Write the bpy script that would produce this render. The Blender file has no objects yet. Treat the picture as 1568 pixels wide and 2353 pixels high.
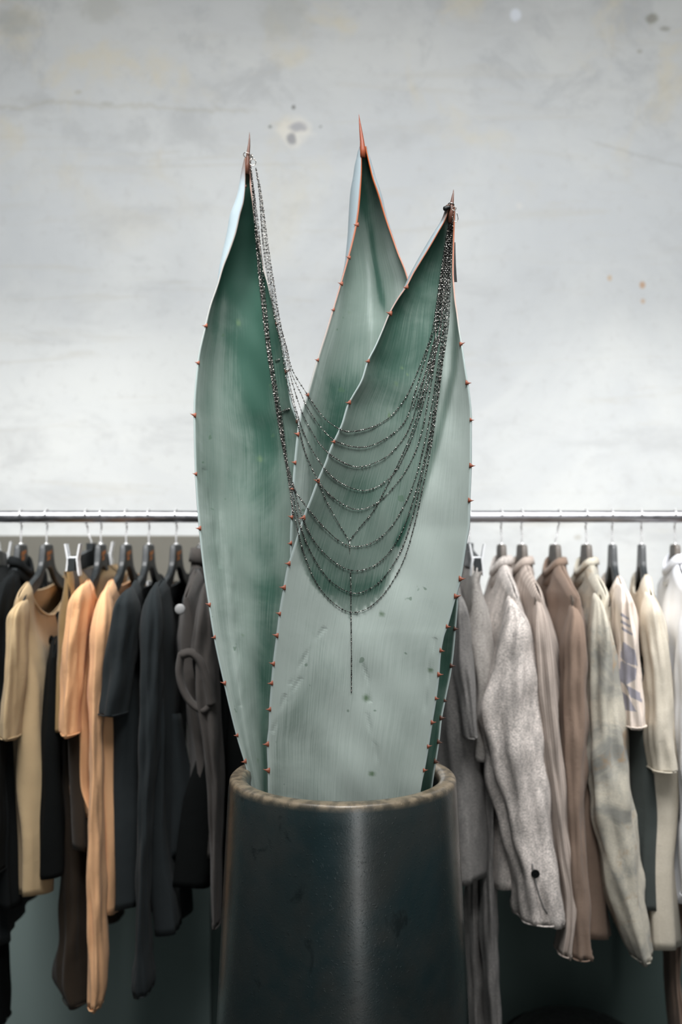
import bpy, bmesh, math, random
from mathutils import Vector, noise as mnoise
from mathutils.bvhtree import BVHTree
random.seed(7)
PI = math.pi
F, H, CX, HY = 2288.0, 1.5, 784.0, 1210.0        # focal length in pixels, eye height, picture axis
DR, YW, YP = 2.35, 2.80, 1.76                    # distances: clothes rail, wall, planter
C = bpy.context.scene.collection

# ---------------------------------------------------------------- camera
cam = bpy.data.cameras.new('camera'); co = bpy.data.objects.new('camera', cam); C.objects.link(co)
co.location = (0, 0, H); co.rotation_euler = (PI/2, 0, 0)
cam.sensor_fit = 'VERTICAL'; cam.sensor_height = 36; cam.lens = F/2353*36
cam.shift_y = (HY-1176.5)/2353
cam.clip_start = 0.05
cam.dof.use_dof = True; cam.dof.focus_distance = 1.68; cam.dof.aperture_fstop = 2.0
bpy.context.scene.camera = co
# ---------------------------------------------------------------- world, lights, exposure
w = bpy.data.worlds.new('world'); bpy.context.scene.world = w; w.use_nodes = True
w.node_tree.nodes['Background'].inputs[0].default_value = (0.78, 0.92, 0.95, 1)
w.node_tree.nodes['Background'].inputs[1].default_value = 0.15
def area(name, loc, target, sx, sy, power, col=(1, 1, 1), spread=180):
    l = bpy.data.lights.new(name, 'AREA'); l.shape = 'RECTANGLE'; l.size = sx; l.size_y = sy
    l.energy = power; l.color = col; l.spread = math.radians(spread)
    o = bpy.data.objects.new(name, l); C.objects.link(o); o.location = loc
    o.rotation_euler = (Vector(target)-Vector(loc)).to_track_quat('-Z', 'Y').to_euler()
    return o
area('wall_wash_light', (0.1, 0.75, 3.15), (0.1, 2.8, 1.94), 3.2, 0.30, 51, (0.985, 0.99, 1.0), 92)
area('rail_light_left', (-0.85, 1.42, 2.70), (-0.78, 2.30, 1.36), 1.1, 0.16, 16, (1.0, 0.99, 0.975), 70)
area('rail_light_right', (0.95, 1.42, 2.70), (0.85, 2.30, 1.36), 1.1, 0.16, 17.5, (1.0, 0.99, 0.98), 70)
area('plant_light', (0.1, 0.25, 3.2), (0.02, 1.70, 1.30), 0.6, 0.45, 4.0, (1.0, 0.995, 0.98), 44)
area('front_fill_light', (-0.3, -1.7, 1.75), (0, 1.8, 1.2), 2.2, 1.6, 6, (0.93, 0.98, 1.0), 180)  # added soft fill from behind the camera, not a known window
area('pot_streak_light', (0.66, -1.0, 1.33), (0, 1.8, 1.33), 0.10, 2.6, 10, (1.0, 0.98, 0.96), 120)  # added unseen strip that makes the upright highlight on the pot
vs = bpy.context.scene.view_settings
vs.view_transform = 'Standard'; vs.look = 'None'; vs.gamma = 1; vs.use_curve_mapping = False
vs.exposure = -1.05

# ---------------------------------------------------------------- helpers
def X(px, y): return (px-CX)*y/F
def Z(py, y): return H-(py-HY)*y/F
def P(px, py, y): return Vector((X(px, y), y, Z(py, y)))
def PX(v): return (CX+v.x*F/v.y, HY+(H-v.z)*F/v.y)
def lerp(a, b, t): return a+(b-a)*t
def cl(t, a=0., b=1.): return max(a, min(b, t))
def sm(t): t = cl(t); return t*t*(3-2*t)
def interp(pts, y, k=1):
    """smooth interpolation of column k of rows sorted by column 0 (monotone cubic)"""
    n = len(pts)
    if y <= pts[0][0]: return pts[0][k]
    if y >= pts[-1][0]: return pts[-1][k]
    i = 0
    while pts[i+1][0] < y: i += 1
    def sl(j):
        if j <= 0 or j >= n-1:
            j0 = 0 if j <= 0 else n-2
            return (pts[j0+1][k]-pts[j0][k])/(pts[j0+1][0]-pts[j0][0])
        a = (pts[j][k]-pts[j-1][k])/(pts[j][0]-pts[j-1][0]); b = (pts[j+1][k]-pts[j][k])/(pts[j+1][0]-pts[j][0])
        return 0 if a*b <= 0 else 2*a*b/(a+b)
    h = pts[i+1][0]-pts[i][0]; t = (y-pts[i][0])/h
    m0, m1 = sl(i)*h, sl(i+1)*h
    return (2*t**3-3*t*t+1)*pts[i][k]+(t**3-2*t*t+t)*m0+(-2*t**3+3*t*t)*pts[i+1][k]+(t**3-t*t)*m1
def srgb(r, g, b):
    f = lambda c: (c/255/12.92) if c/255 <= 0.04045 else ((c/255+0.055)/1.055)**2.4
    return (f(r), f(g), f(b), 1)
def tag(o, label=None, cat=None, group=None, kind=None):
    if label: o['label'] = label
    if cat: o['category'] = cat
    if group: o['group'] = group
    if kind: o['kind'] = kind
    return o
def empty(name, loc, label, cat, group=None):
    o = bpy.data.objects.new(name, None); C.objects.link(o); o.location = loc
    o.empty_display_size = 0.05
    return tag(o, label, cat, group)
def base_of(o):
    v = Vector((0, 0, 0))
    while o: v += Vector(o.location); o = o.parent
    return v
def mesh(name, verts, faces, mat, parent=None, origin=None, smooth=True, attrs=None, uv=None, label=None):
    """verts in world coordinates; the object's origin is put at `origin`"""
    pb = base_of(parent) if parent else Vector((0, 0, 0))
    og = Vector(origin) if origin is not None else (pb if parent else Vector((0, 0, 0)))
    me = bpy.data.meshes.new(name)
    me.from_pydata([tuple(Vector(v)-og) for v in verts], [], faces)
    if attrs:
        for an, vals in attrs.items():
            a = me.attributes.new(an, 'FLOAT', 'POINT'); a.data.foreach_set('value', vals)
    if uv:
        l = me.uv_layers.new(name='UVMap')
        for lp in me.loops: l.data[lp.index].uv = uv[lp.vertex_index]
    if smooth: me.polygons.foreach_set('use_smooth', [True]*len(me.polygons))
    me.materials.append(mat)
    o = bpy.data.objects.new(name, me); C.objects.link(o)
    o.location = og-pb
    if parent: o.parent = parent
    if label: o['label'] = label
    return o
class MB:
    def __init__(s): s.v, s.f = [], []
    def add(s, v, f):
        n = len(s.v); s.v += [Vector(a) for a in v]; s.f += [tuple(i+n for i in q) for q in f]
    def box(s, c, d, M=None):
        v = [Vector((x*d[0]/2, y*d[1]/2, z*d[2]/2)) for x in (-1, 1) for y in (-1, 1) for z in (-1, 1)]
        if M: v = [M @ a for a in v]
        v = [a+Vector(c) for a in v]
        s.add(v, [(0, 1, 3, 2), (4, 6, 7, 5), (0, 4, 5, 1), (2, 3, 7, 6), (0, 2, 6, 4), (1, 5, 7, 3)])
    def tube(s, pts, rad, n=8, cap=True):
        pts = [Vector(p) for p in pts]; rr = rad if isinstance(rad, (list, tuple)) else [rad]*len(pts)
        v, f = [], []; up = Vector((0.13, 0.31, 0.94)); prev = None
        for i, p in enumerate(pts):
            d = (pts[min(i+1, len(pts)-1)]-pts[max(i-1, 0)]).normalized()
            a = (prev - d*prev.dot(d)) if prev else d.cross(up)
            if a.length < 1e-5: a = d.cross(Vector((1, 0, 0)))
            a.normalize(); prev = a; b = d.cross(a)
            for k in range(n):
                t = 2*PI*k/n; v.append(p+(a*math.cos(t)+b*math.sin(t))*rr[i])
        for i in range(len(pts)-1):
            for k in range(n): f.append((i*n+k, i*n+(k+1) % n, (i+1)*n+(k+1) % n, (i+1)*n+k))
        if cap: f += [tuple(range(n))[::-1], tuple(range((len(pts)-1)*n, len(pts)*n))]
        s.add(v, f)
    def ball(s, c, r, sy=1.0, nu=8, nv=6, rx=1.0, rz=1.0):
        v = [Vector(c)+Vector((0, 0, r*rz))]; f = []
        for i in range(1, nv):
            a = PI*i/nv
            for k in range(nu):
                t = 2*PI*k/nu; v.append(Vector(c)+Vector((r*rx*math.sin(a)*math.cos(t), r*sy*math.sin(a)*math.sin(t), r*rz*math.cos(a))))
        v.append(Vector(c)-Vector((0, 0, r*rz))); e = len(v)-1
        for k in range(nu):
            f.append((0, 1+k, 1+(k+1) % nu)); f.append((e, e-nu+(k+1) % nu, e-nu+k))
            for i in range(nv-2): a = 1+i*nu; f.append((a+k, a+nu+k, a+nu+(k+1) % nu, a+(k+1) % nu))
        s.add(v, f)
    def torus(s, c, R, r, ax, n=24, m=8, a0=0, a1=2*PI):
        ax = Vector(ax).normalized(); a = ax.orthogonal().normalized(); b = ax.cross(a)
        pts = [Vector(c)+(a*math.cos(a0+(a1-a0)*i/n)+b*math.sin(a0+(a1-a0)*i/n))*R for i in range(n+1)]
        s.tube(pts, r, m)
    def build(s, name, mat, parent=None, **k): return mesh(name, s.v, s.f, mat, parent, **k)

# ---------------------------------------------------------------- materials
class NT:
    def __init__(s, name):
        s.m = bpy.data.materials.new(name); s.m.use_nodes = True; s.t = s.m.node_tree
        s.b = s.t.nodes['Principled BSDF']
    def n(s, typ, **k):
        x = s.t.nodes.new('ShaderNode'+typ)
        for a, b in k.items():
            if hasattr(x, a): setattr(x, a, b)
            else: x.inputs[a.replace('_', ' ')].default_value = b
        return x
    def l(s, a, b): s.t.links.new(a, b)
    def noise(s, vec, scale, detail=4, rough=0.5, dist=0.0):
        x = s.n('TexNoise'); x.inputs['Scale'].default_value = scale; x.inputs['Detail'].default_value = detail
        x.inputs['Roughness'].default_value = rough; x.inputs['Distortion'].default_value = dist
        s.l(vec, x.inputs['Vector']); return x.outputs['Fac']
    def map(s, vec, sc, loc=(0, 0, 0), rot=(0, 0, 0)):
        x = s.n('Mapping'); x.inputs['Scale'].default_value = sc; x.inputs['Location'].default_value = loc; x.inputs['Rotation'].default_value = rot
        s.l(vec, x.inputs['Vector']); return x.outputs[0]
    def ramp(s, fac, a, b, lo=0., hi=1.):
        x = s.n('MapRange', interpolation_type='SMOOTHSTEP')
        for i, v in enumerate((a, b, lo, hi)): x.inputs[i+1].default_value = v
        s.l(fac, x.inputs[0]); return x.outputs[0]
    def mix(s, fac, a, b, mode='MIX'):
        x = s.n('Mix', data_type='RGBA', blend_type=mode)
        for sock, v in ((x.inputs[0], fac), (x.inputs[6], a), (x.inputs[7], b)):
            if hasattr(v, 'is_linked') or hasattr(v, 'links'): s.l(v, sock)
            else: sock.default_value = v
        return x.outputs[2]
    def math(s, op, a, b=0.0):
        x = s.n('Math', operation=op)
        for sock, v in ((x.inputs[0], a), (x.inputs[1], b)):
            if hasattr(v, 'links'): s.l(v, sock)
            else: sock.default_value = v
        return x.outputs[0]
    def bump(s, h, strength, dist):
        x = s.n('Bump'); x.inputs['Strength'].default_value = strength; x.inputs['Distance'].default_value = dist
        s.l(h, x.inputs['Height']); s.l(x.outputs[0], s.b.inputs['Normal'])
    def obj(s): return s.n('TexCoord').outputs['Object']
    def attr(s, name): return s.n('Attribute', attribute_name=name).outputs['Fac']
def plain(name, col, rough=0.5, metal=0.0, spec=0.5, **k):
    t = NT(name); t.b.inputs['Base Color'].default_value = col; t.b.inputs['Roughness'].default_value = rough
    t.b.inputs['Metallic'].default_value = metal; t.b.inputs['Specular IOR Level'].default_value = spec
    v = t.obj(); nz = t.noise(v, k.get('scale', 60.), 3)
    t.l(t.ramp(nz, .3, .7, rough*.85, min(1, rough*1.15)), t.b.inputs['Roughness'])
    return t.m
def fabric(name, col,  heather=0.0, col2=None, stain=None, stripe=0, sheen=0.1, print_=None):
    """woven or knitted cloth: fine grain, optional heather flecks, dye patches and ribs"""
    t = NT(name); v = t.obj(); c = col
    dark = tuple(x*0.55 for x in col[:3])+(1,)
    if heather:
        h = t.ramp(t.noise(t.map(v, (1, 1, 2.2)), 260, 3, .7), .40, .62)
        h2 = t.ramp(t.noise(t.map(v, (1, 1, .35)), 42, 4, .7), .35, .68)
        c = t.mix(t.math('MULTIPLY', h, heather), c, col2 or dark)
        c = t.mix(t.math('MULTIPLY', h2, heather*.8), c, col2 or dark)
    if stain:
        c = t.mix(t.ramp(t.noise(v, 9, 5, .65, .6), .45, .66), c, stain[0])
        c = t.mix(t.ramp(t.noise(t.map(v, (1, 1, 1), (3, 1, 2)), 14, 5, .65, .8), .56, .72), c, stain[1])
    if stripe:
        s = t.math('SINE', t.math('MULTIPLY', t.attr('ring'), stripe))
        c = t.mix(t.ramp(s, -.3, .8, 0, .8), c, dark)
    c = t.mix(t.ramp(t.noise(v, 7, 3), .3, .7, 0, .3), c, dark)
    if print_: c = t.mix(t.attr('patch'), c, print_)
    t.l(c, t.b.inputs['Base Color']) if hasattr(c, 'links') else None
    t.b.inputs['Roughness'].default_value = 0.92; t.b.inputs['Specular IOR Level'].default_value = 0.15
    t.b.inputs['Sheen Weight'].default_value = sheen; t.b.inputs['Sheen Roughness'].default_value = .5
    t.bump(t.math('ADD', t.noise(v, 700, 2), t.math('MULTIPLY', t.noise(v, 38, 3), 1.6)), 0.5, 0.002)
    return t.m

def wall_material():
    t = NT('troweled_concrete'); v = t.obj()
    big = t.noise(v, 1.3, 6, .62, .8); mid = t.noise(t.map(v, (1, 1, 2.4), (4, 0, 1)), 2.8, 8, .66, .5)
    fine = t.noise(v, 34, 5, .7); streak = t.noise(t.map(v, (.5, 1, 5.5)), 3.2, 6, .6, 1.2)
    c = t.mix(t.ramp(big, .34, .66), srgb(196, 199, 200), srgb(211, 213, 211))
    c = t.mix(t.ramp(mid, .50, .72, 0, .7), c, srgb(184, 186, 186))
    c = t.mix(t.ramp(streak, .54, .74, 0, .5), c, srgb(192, 190, 182))
    # the concrete turns greyer and blotchier towards the top of the wall
    sx = t.n('SeparateXYZ'); t.l(v, sx.inputs[0])
    hgt = t.math('ADD', sx.outputs[2], t.math('MULTIPLY', t.math('SUBTRACT', big, .5), .9))
    c = t.mix(t.ramp(hgt, 2.25, 3.0, 0, .35), c, srgb(178, 177, 172))
    c = t.mix(t.math('MULTIPLY', t.ramp(hgt, 2.2, 2.8), t.ramp(t.noise(v, 5.5, 7, .72, .4), .50, .66, 0, .7)), c, srgb(176, 178, 178))
    c = t.mix(t.math('MULTIPLY', t.ramp(hgt, 2.1, 2.8), t.ramp(t.noise(t.map(v, (1, 1, 1), (7, 0, 3)), 4.2, 6, .6, .4), .52, .68, 0, .6)), c, srgb(204, 196, 174))
    c = t.mix(t.ramp(fine, .52, .75, 0, .35), c, srgb(182, 182, 180))
    # hairline cracks
    warp = t.noise(t.map(v, (1, 1, 1)), 6, 5, .7)
    def crack(px0, px1, py, slope, strength):
        zc = Z(py, YW)
        d = t.math('ABSOLUTE', t.math('SUBTRACT', t.math('ADD', sx.outputs[2], t.math('ADD', t.math('MULTIPLY', t.math('SUBTRACT', warp, .5), .09), t.math('MULTIPLY', sx.outputs[0], slope))), zc))
        f = t.math('MULTIPLY', t.ramp(d, 0, .010, strength, 0), t.math('MULTIPLY', t.ramp(sx.outputs[0], X(px0, YW), X(px0+60, YW)), t.ramp(sx.outputs[0], X(px1-80, YW), X(px1, YW), 1, 0)))
        return f
    c = t.mix(crack(-300, 620, 262, .03, .22), c, srgb(160, 152, 128))
    c = t.mix(crack(1330, 1900, 150, .30, .22), c, srgb(150, 148, 142))
    # patched holes and dabs, each at its own place
    nz2 = t.noise(v, 22, 4, .7)
    def spot(px, py, rx, rz, col, st, edge=.45):
        nonlocal c
        dx = t.math('DIVIDE', t.math('SUBTRACT', sx.outputs[0], X(px, YW)), rx*YW/F)
        dz = t.math('DIVIDE', t.math('SUBTRACT', sx.outputs[2], Z(py, YW)), rz*YW/F)
        r = t.math('ADD', t.math('SQRT', t.math('ADD', t.math('MULTIPLY', dx, dx), t.math('MULTIPLY', dz, dz))), t.math('MULTIPLY', t.math('SUBTRACT', nz2, .5), 1.3))
        c = t.mix(t.ramp(r, edge, 1.05, st, 0), c, col)
    spot(680, 300, 46, 42, srgb(228, 222, 208), .5); spot(684, 292, 27, 17, srgb(165, 165, 168), .9); spot(671, 318, 13, 17, srgb(150, 150, 152), .9)
    spot(675, 246, 6, 8, srgb(120, 120, 116), .9); spot(621, 291, 5, 4, srgb(110, 112, 110), .9); spot(737, 291, 5, 4, srgb(110, 112, 110), .9)
    spot(1402, 638, 8, 10, srgb(196, 170, 140), .8); spot(1477, 655, 9, 10, srgb(186, 150, 118), .8); spot(1478, 692, 7, 8, srgb(190, 160, 130), .7)
    spot(1194, 474, 9, 9, srgb(205, 205, 202), .8); spot(1498, 42, 19, 17, srgb(140, 138, 128), .8); spot(1530, 66, 16, 8, srgb(150, 148, 140), .7)
    spot(1471, 118, 8, 7, srgb(160, 158, 150), .7); spot(1328, 1235, 12, 8, srgb(180, 178, 170), .7); spot(180, 212, 10, 6, srgb(175, 172, 160), .6)
    spot(244, 238, 20, 7, srgb(175, 175, 168), .6); spot(650, 40, 80, 60, srgb(176, 177, 172), .55); spot(30, 50, 60, 40, srgb(168, 168, 160), .5); spot(235, 20, 60, 45, srgb(172, 172, 165), .5)
    spot(1185, 34, 14, 18, srgb(214, 218, 224), .9)
    t.l(c, t.b.inputs['Base Color']); t.b.inputs['Roughness'].default_value = .85; t.b.inputs['Specular IOR Level'].default_value = .2
    t.bump(t.math('ADD', t.math('MULTIPLY', mid, .8), t.math('MULTIPLY', fine, .25)), .35, .006)
    return t.m
def pot_material():
    t = NT('dark_patinated_glaze'); v = t.obj()
    a = t.noise(v, 5, 6, .6, .4); b = t.noise(v, 13, 5, .65, .6); fine = t.noise(v, 330, 2, .5)
    c = t.mix(t.ramp(a, .35, .65), srgb(36, 58, 62), srgb(62, 68, 67))
    c = t.mix(t.ramp(t.noise(t.map(v, (1, 1, .4), (2, 5, 1)), 4, 4), .5, .7, 0, .5), c, srgb(44, 42, 38))
    c = t.mix(t.ramp(b, .60, .70, 0, .7), c, srgb(24, 34, 35))
    # worn, paler rim: the glaze is rubbed off where the lip turns over
    rim = t.attr('rim')
    worn = t.math('MULTIPLY', rim, t.ramp(t.math('ADD', t.noise(v, 11, 5, .75), t.math('MULTIPLY', rim, .16)), .34, .66))
    c = t.mix(worn, c, t.mix(t.ramp(t.noise(v, 50, 4), .4, .65), srgb(158, 142, 118), srgb(104, 94, 78)))
    t.l(c, t.b.inputs['Base Color'])
    t.b.inputs['Metallic'].default_value = .25; t.b.inputs['Specular IOR Level'].default_value = .6
    t.l(t.math('ADD', t.ramp(b, .3, .7, .26, .38), t.math('MULTIPLY', worn, .25)), t.b.inputs['Roughness'])
    t.b.inputs['Coat Weight'].default_value = .7; t.b.inputs['Coat Roughness'].default_value = .24
    pit = t.ramp(t.noise(v, 210, 2, .5), .62, .75)
    t.bump(t.math('ADD', t.math('MULTIPLY', fine, .3), t.math('ADD', t.math('MULTIPLY', pit, .5), t.math('MULTIPLY', b, .8))), .5, .0012)
    return t.m
def leaf_material():
    t = NT('agave_leaf_skin'); v = t.obj()
    uv = t.n('TexCoord').outputs['UV']
    st = t.noise(t.map(uv, (46, 1.6, 1)), 3.0, 6, .62, .15); st2 = t.noise(t.map(uv, (150, 3.0, 1)), 3.0, 3, .6)
    blot = t.noise(v, 6, 5, .6, .5)
    bloom = t.attr('bloom')                       # waxy grey bloom against bare green skin, plus shade painted on the left leaf
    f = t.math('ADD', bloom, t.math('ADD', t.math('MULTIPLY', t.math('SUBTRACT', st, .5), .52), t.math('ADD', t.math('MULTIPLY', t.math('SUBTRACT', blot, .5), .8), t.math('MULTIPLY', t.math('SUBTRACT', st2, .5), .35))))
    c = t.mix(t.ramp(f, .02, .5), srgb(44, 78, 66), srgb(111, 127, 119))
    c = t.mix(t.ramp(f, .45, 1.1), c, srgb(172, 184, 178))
    # the outer side of the leaf keeps its pale bloom
    c = t.mix(t.attr('outer'), c, srgb(158, 172, 178))
    c = t.mix(t.ramp(t.noise(v, 46, 2, .4), .735, .77, 0, .55), c, srgb(70, 98, 76))
    c = t.mix(t.attr('spotmark'), c, srgb(88, 112, 84))
    c = t.mix(t.attr('rimline'), c, t.mix(t.attr('orange'), srgb(172, 186, 184), srgb(196, 98, 44)))
    c = t.mix(t.attr('brown'), c, srgb(98, 72, 58))
    t.l(c, t.b.inputs['Base Color']); t.b.inputs['Roughness'].default_value = .64; t.b.inputs['Specular IOR Level'].default_value = .22
    t.b.inputs['Subsurface Weight'].default_value = 0.0
    dents = t.attr('dent')
    t.bump(t.math('ADD', t.math('MULTIPLY', st2, .25), t.math('ADD', t.math('MULTIPLY', blot, .6), t.math('MULTIPLY', dents, 2.0))), .5, .0016)
    return t.m
def chain_material():
    t = NT('oxidised_silver_chain'); v = t.obj(); n = t.noise(v, 650, 1, .4)
    t.l(t.mix(t.ramp(n, .56, .66), (.022, .021, .02, 1), (.62, .59, .54, 1)), t.b.inputs['Base Color'])
    t.b.inputs['Metallic'].default_value = .8; t.b.inputs['Roughness'].default_value = .38
    return t.m
M = dict(
    wall=wall_material(), pot=pot_material(), leaf=leaf_material(),
    lower=plain('lower_wall_painted_shade', srgb(132, 148, 145), .8, spec=.2, scale=6),  # shade below the clothes put into the wall's colour
    lower2=plain('lower_wall_deeper_shade', srgb(76, 90, 87), .8, spec=.2, scale=6),  # darker copy for the right, where that shade is deeper
    batten=plain('grey_batten_paint', srgb(112, 110, 102), .8, spec=.2, scale=30),
    floor=plain('dark_polished_floor', srgb(52, 56, 55), .5, scale=3),
    soil=plain('dark_soil', srgb(38, 32, 26), .95),
    steel=plain('brushed_steel', (.46, .46, .49, 1), .36, 1.0),
    brushed=plain('matte_zinc', (.30, .30, .30, 1), .6, .1),
    wire=plain('nickel_wire', (.80, .80, .80, 1), .3, .6),
    hanger=plain('black_satin_wood', srgb(31, 36, 38), .5, spec=.5),
    brownwood=plain('smoked_wood', srgb(74, 66, 58), .55),
    foil=plain('copper_foil', srgb(196, 120, 54), .45, .1),
    clear=plain('frosted_clip_plastic', srgb(214, 216, 218), .3),
    black=plain('black_plastic', srgb(12, 17, 17), .5),
    chain=chain_material(),
    gun=plain('gunmetal_chain', (.20, .19, .17, 1), .35, .85),
    silver=plain('bright_silver', (.62, .58, .53, 1), .22, 1.0),
    bead=plain('faceted_steel_bead', (.30, .29, .27, 1), .2, 1.0),
    spine=plain('rust_brown_spine', srgb(146, 82, 60), .45),
    darkspine=plain('dark_brown_spine', srgb(92, 58, 44), .4),
    rustspine=plain('russet_spine', srgb(150, 74, 46), .4),
    bag=plain('black_leather', srgb(14, 14, 14), .5),
)

# ---------------------------------------------------------------- the setting
def quad(name, a, b, c_, d, mat, kind='structure'):
    o = mesh(name, [a, b, c_, d], [(0, 1, 2, 3)], mat, smooth=False); o['kind'] = kind; return o
def slab(name, x0, x1, y0, y1, z0, z1, mat):
    m = MB(); m.box(((x0+x1)/2, (y0+y1)/2, (z0+z1)/2), (x1-x0, y1-y0, z1-z0)); o = m.build(name, mat, smooth=False); o['kind'] = 'structure'
    bv = o.modifiers.new('bevel', 'BEVEL'); bv.width = .003; bv.segments = 2
    return o
slab('wall_back', -3.2, 3.2, YW, YW+.12, 0, 3.9, M['wall'])
slab('floor', -3.2, 3.2, -2.5, YW, -.05, 0, M['floor'])
slab('trim_1', -3.2, X(760, YW), YW-.035, YW, Z(1337, YW-.035), Z(1231, YW-.035), M['batten'])
slab('trim_shade_left', -3.2, X(484, YW-.02), YW-.020, YW, 0.0, Z(1800, YW-.02), M['lower'])  # added panel carrying the painted shade of the lower wall, left
slab('trim_shade_right', X(484, YW-.02)+.003, 3.2, YW-.022, YW, 0.0, Z(1800, YW-.02), M['lower2'])  # same panel at right, shade painted darker

# ---------------------------------------------------------------- planter
def planter():
    t = empty('planter', (0, YP, 0), 'tall dark glazed tapered planter with a worn pale rim, holding the agave', 'planter')
    cx = X(788, YP); zr = Z(1777, YP); a = 260*YP/F
    prof = []          # radius, z, rim weight
    bl = (.5*(1080-502))*YP/F                                     # radius where the frame cuts the body
    zb = Z(2353, YP)
    def body(z):
        u = (zr-z)/(zr-zb); return a+(bl-a)*(u**.95) if u > 0 else a
    prof.append((0, .012, 0)); prof.append((body(.012)-.012, .012, 0)); prof.append((body(0.02), .03, 0))
    n = 60
    for i in range(n+1):
        z = lerp(.04, zr-.020, i/n); prof.append((body(z), z, 0))
    prof += [(a, zr-.014, 0), (a-.0004, zr-.008, .5), (a-.002, zr-.004, .9), (a-.005, zr-.0012, 1), (a-.010, zr, 1), (a-.020, zr+.0003, 1), (a-.026, zr-.0015, 1), (a-.030, zr-.006, .8), (a-.032, zr-.016, .2), (a-.033, zr-.10, 0), (a-.033, zr-.16, 0), (0, zr-.16, 0)]
    N = 128; v, f, rim = [], [], []
    for r, z, k in prof:
        for j in range(N):
            th = 2*PI*j/N; v.append((cx+r*math.cos(th), YP+r*math.sin(th), z)); rim.append(k)
    for i in range(len(prof)-1):
        for j in range(N): f.append((i*N+j, i*N+(j+1) % N, (i+1)*N+(j+1) % N, (i+1)*N+j))
    mesh('pot_body', v, f, M['pot'], t, attrs={'rim': rim})
    m = MB(); v = [(cx, YP, zr-.085)]; f = []
    for rr in range(1, 9):
        for j in range(40):
            th = 2*PI*j/40; r = (a-.0385)*rr/8; v.append((cx+r*math.cos(th), YP+r*math.sin(th), zr-.09+.006*math.sin(5*th+rr)+.004*math.cos(9*th-rr*2)))
    for j in range(40): f.append((0, 1+j, 1+(j+1) % 40))
    for rr in range(7):
        for j in range(40): b = 1+rr*40; f.append((b+j, b+40+j, b+40+(j+1) % 40, b+(j+1) % 40))
    mesh('soil', v, f, M['soil'], t)
planter()

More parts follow.
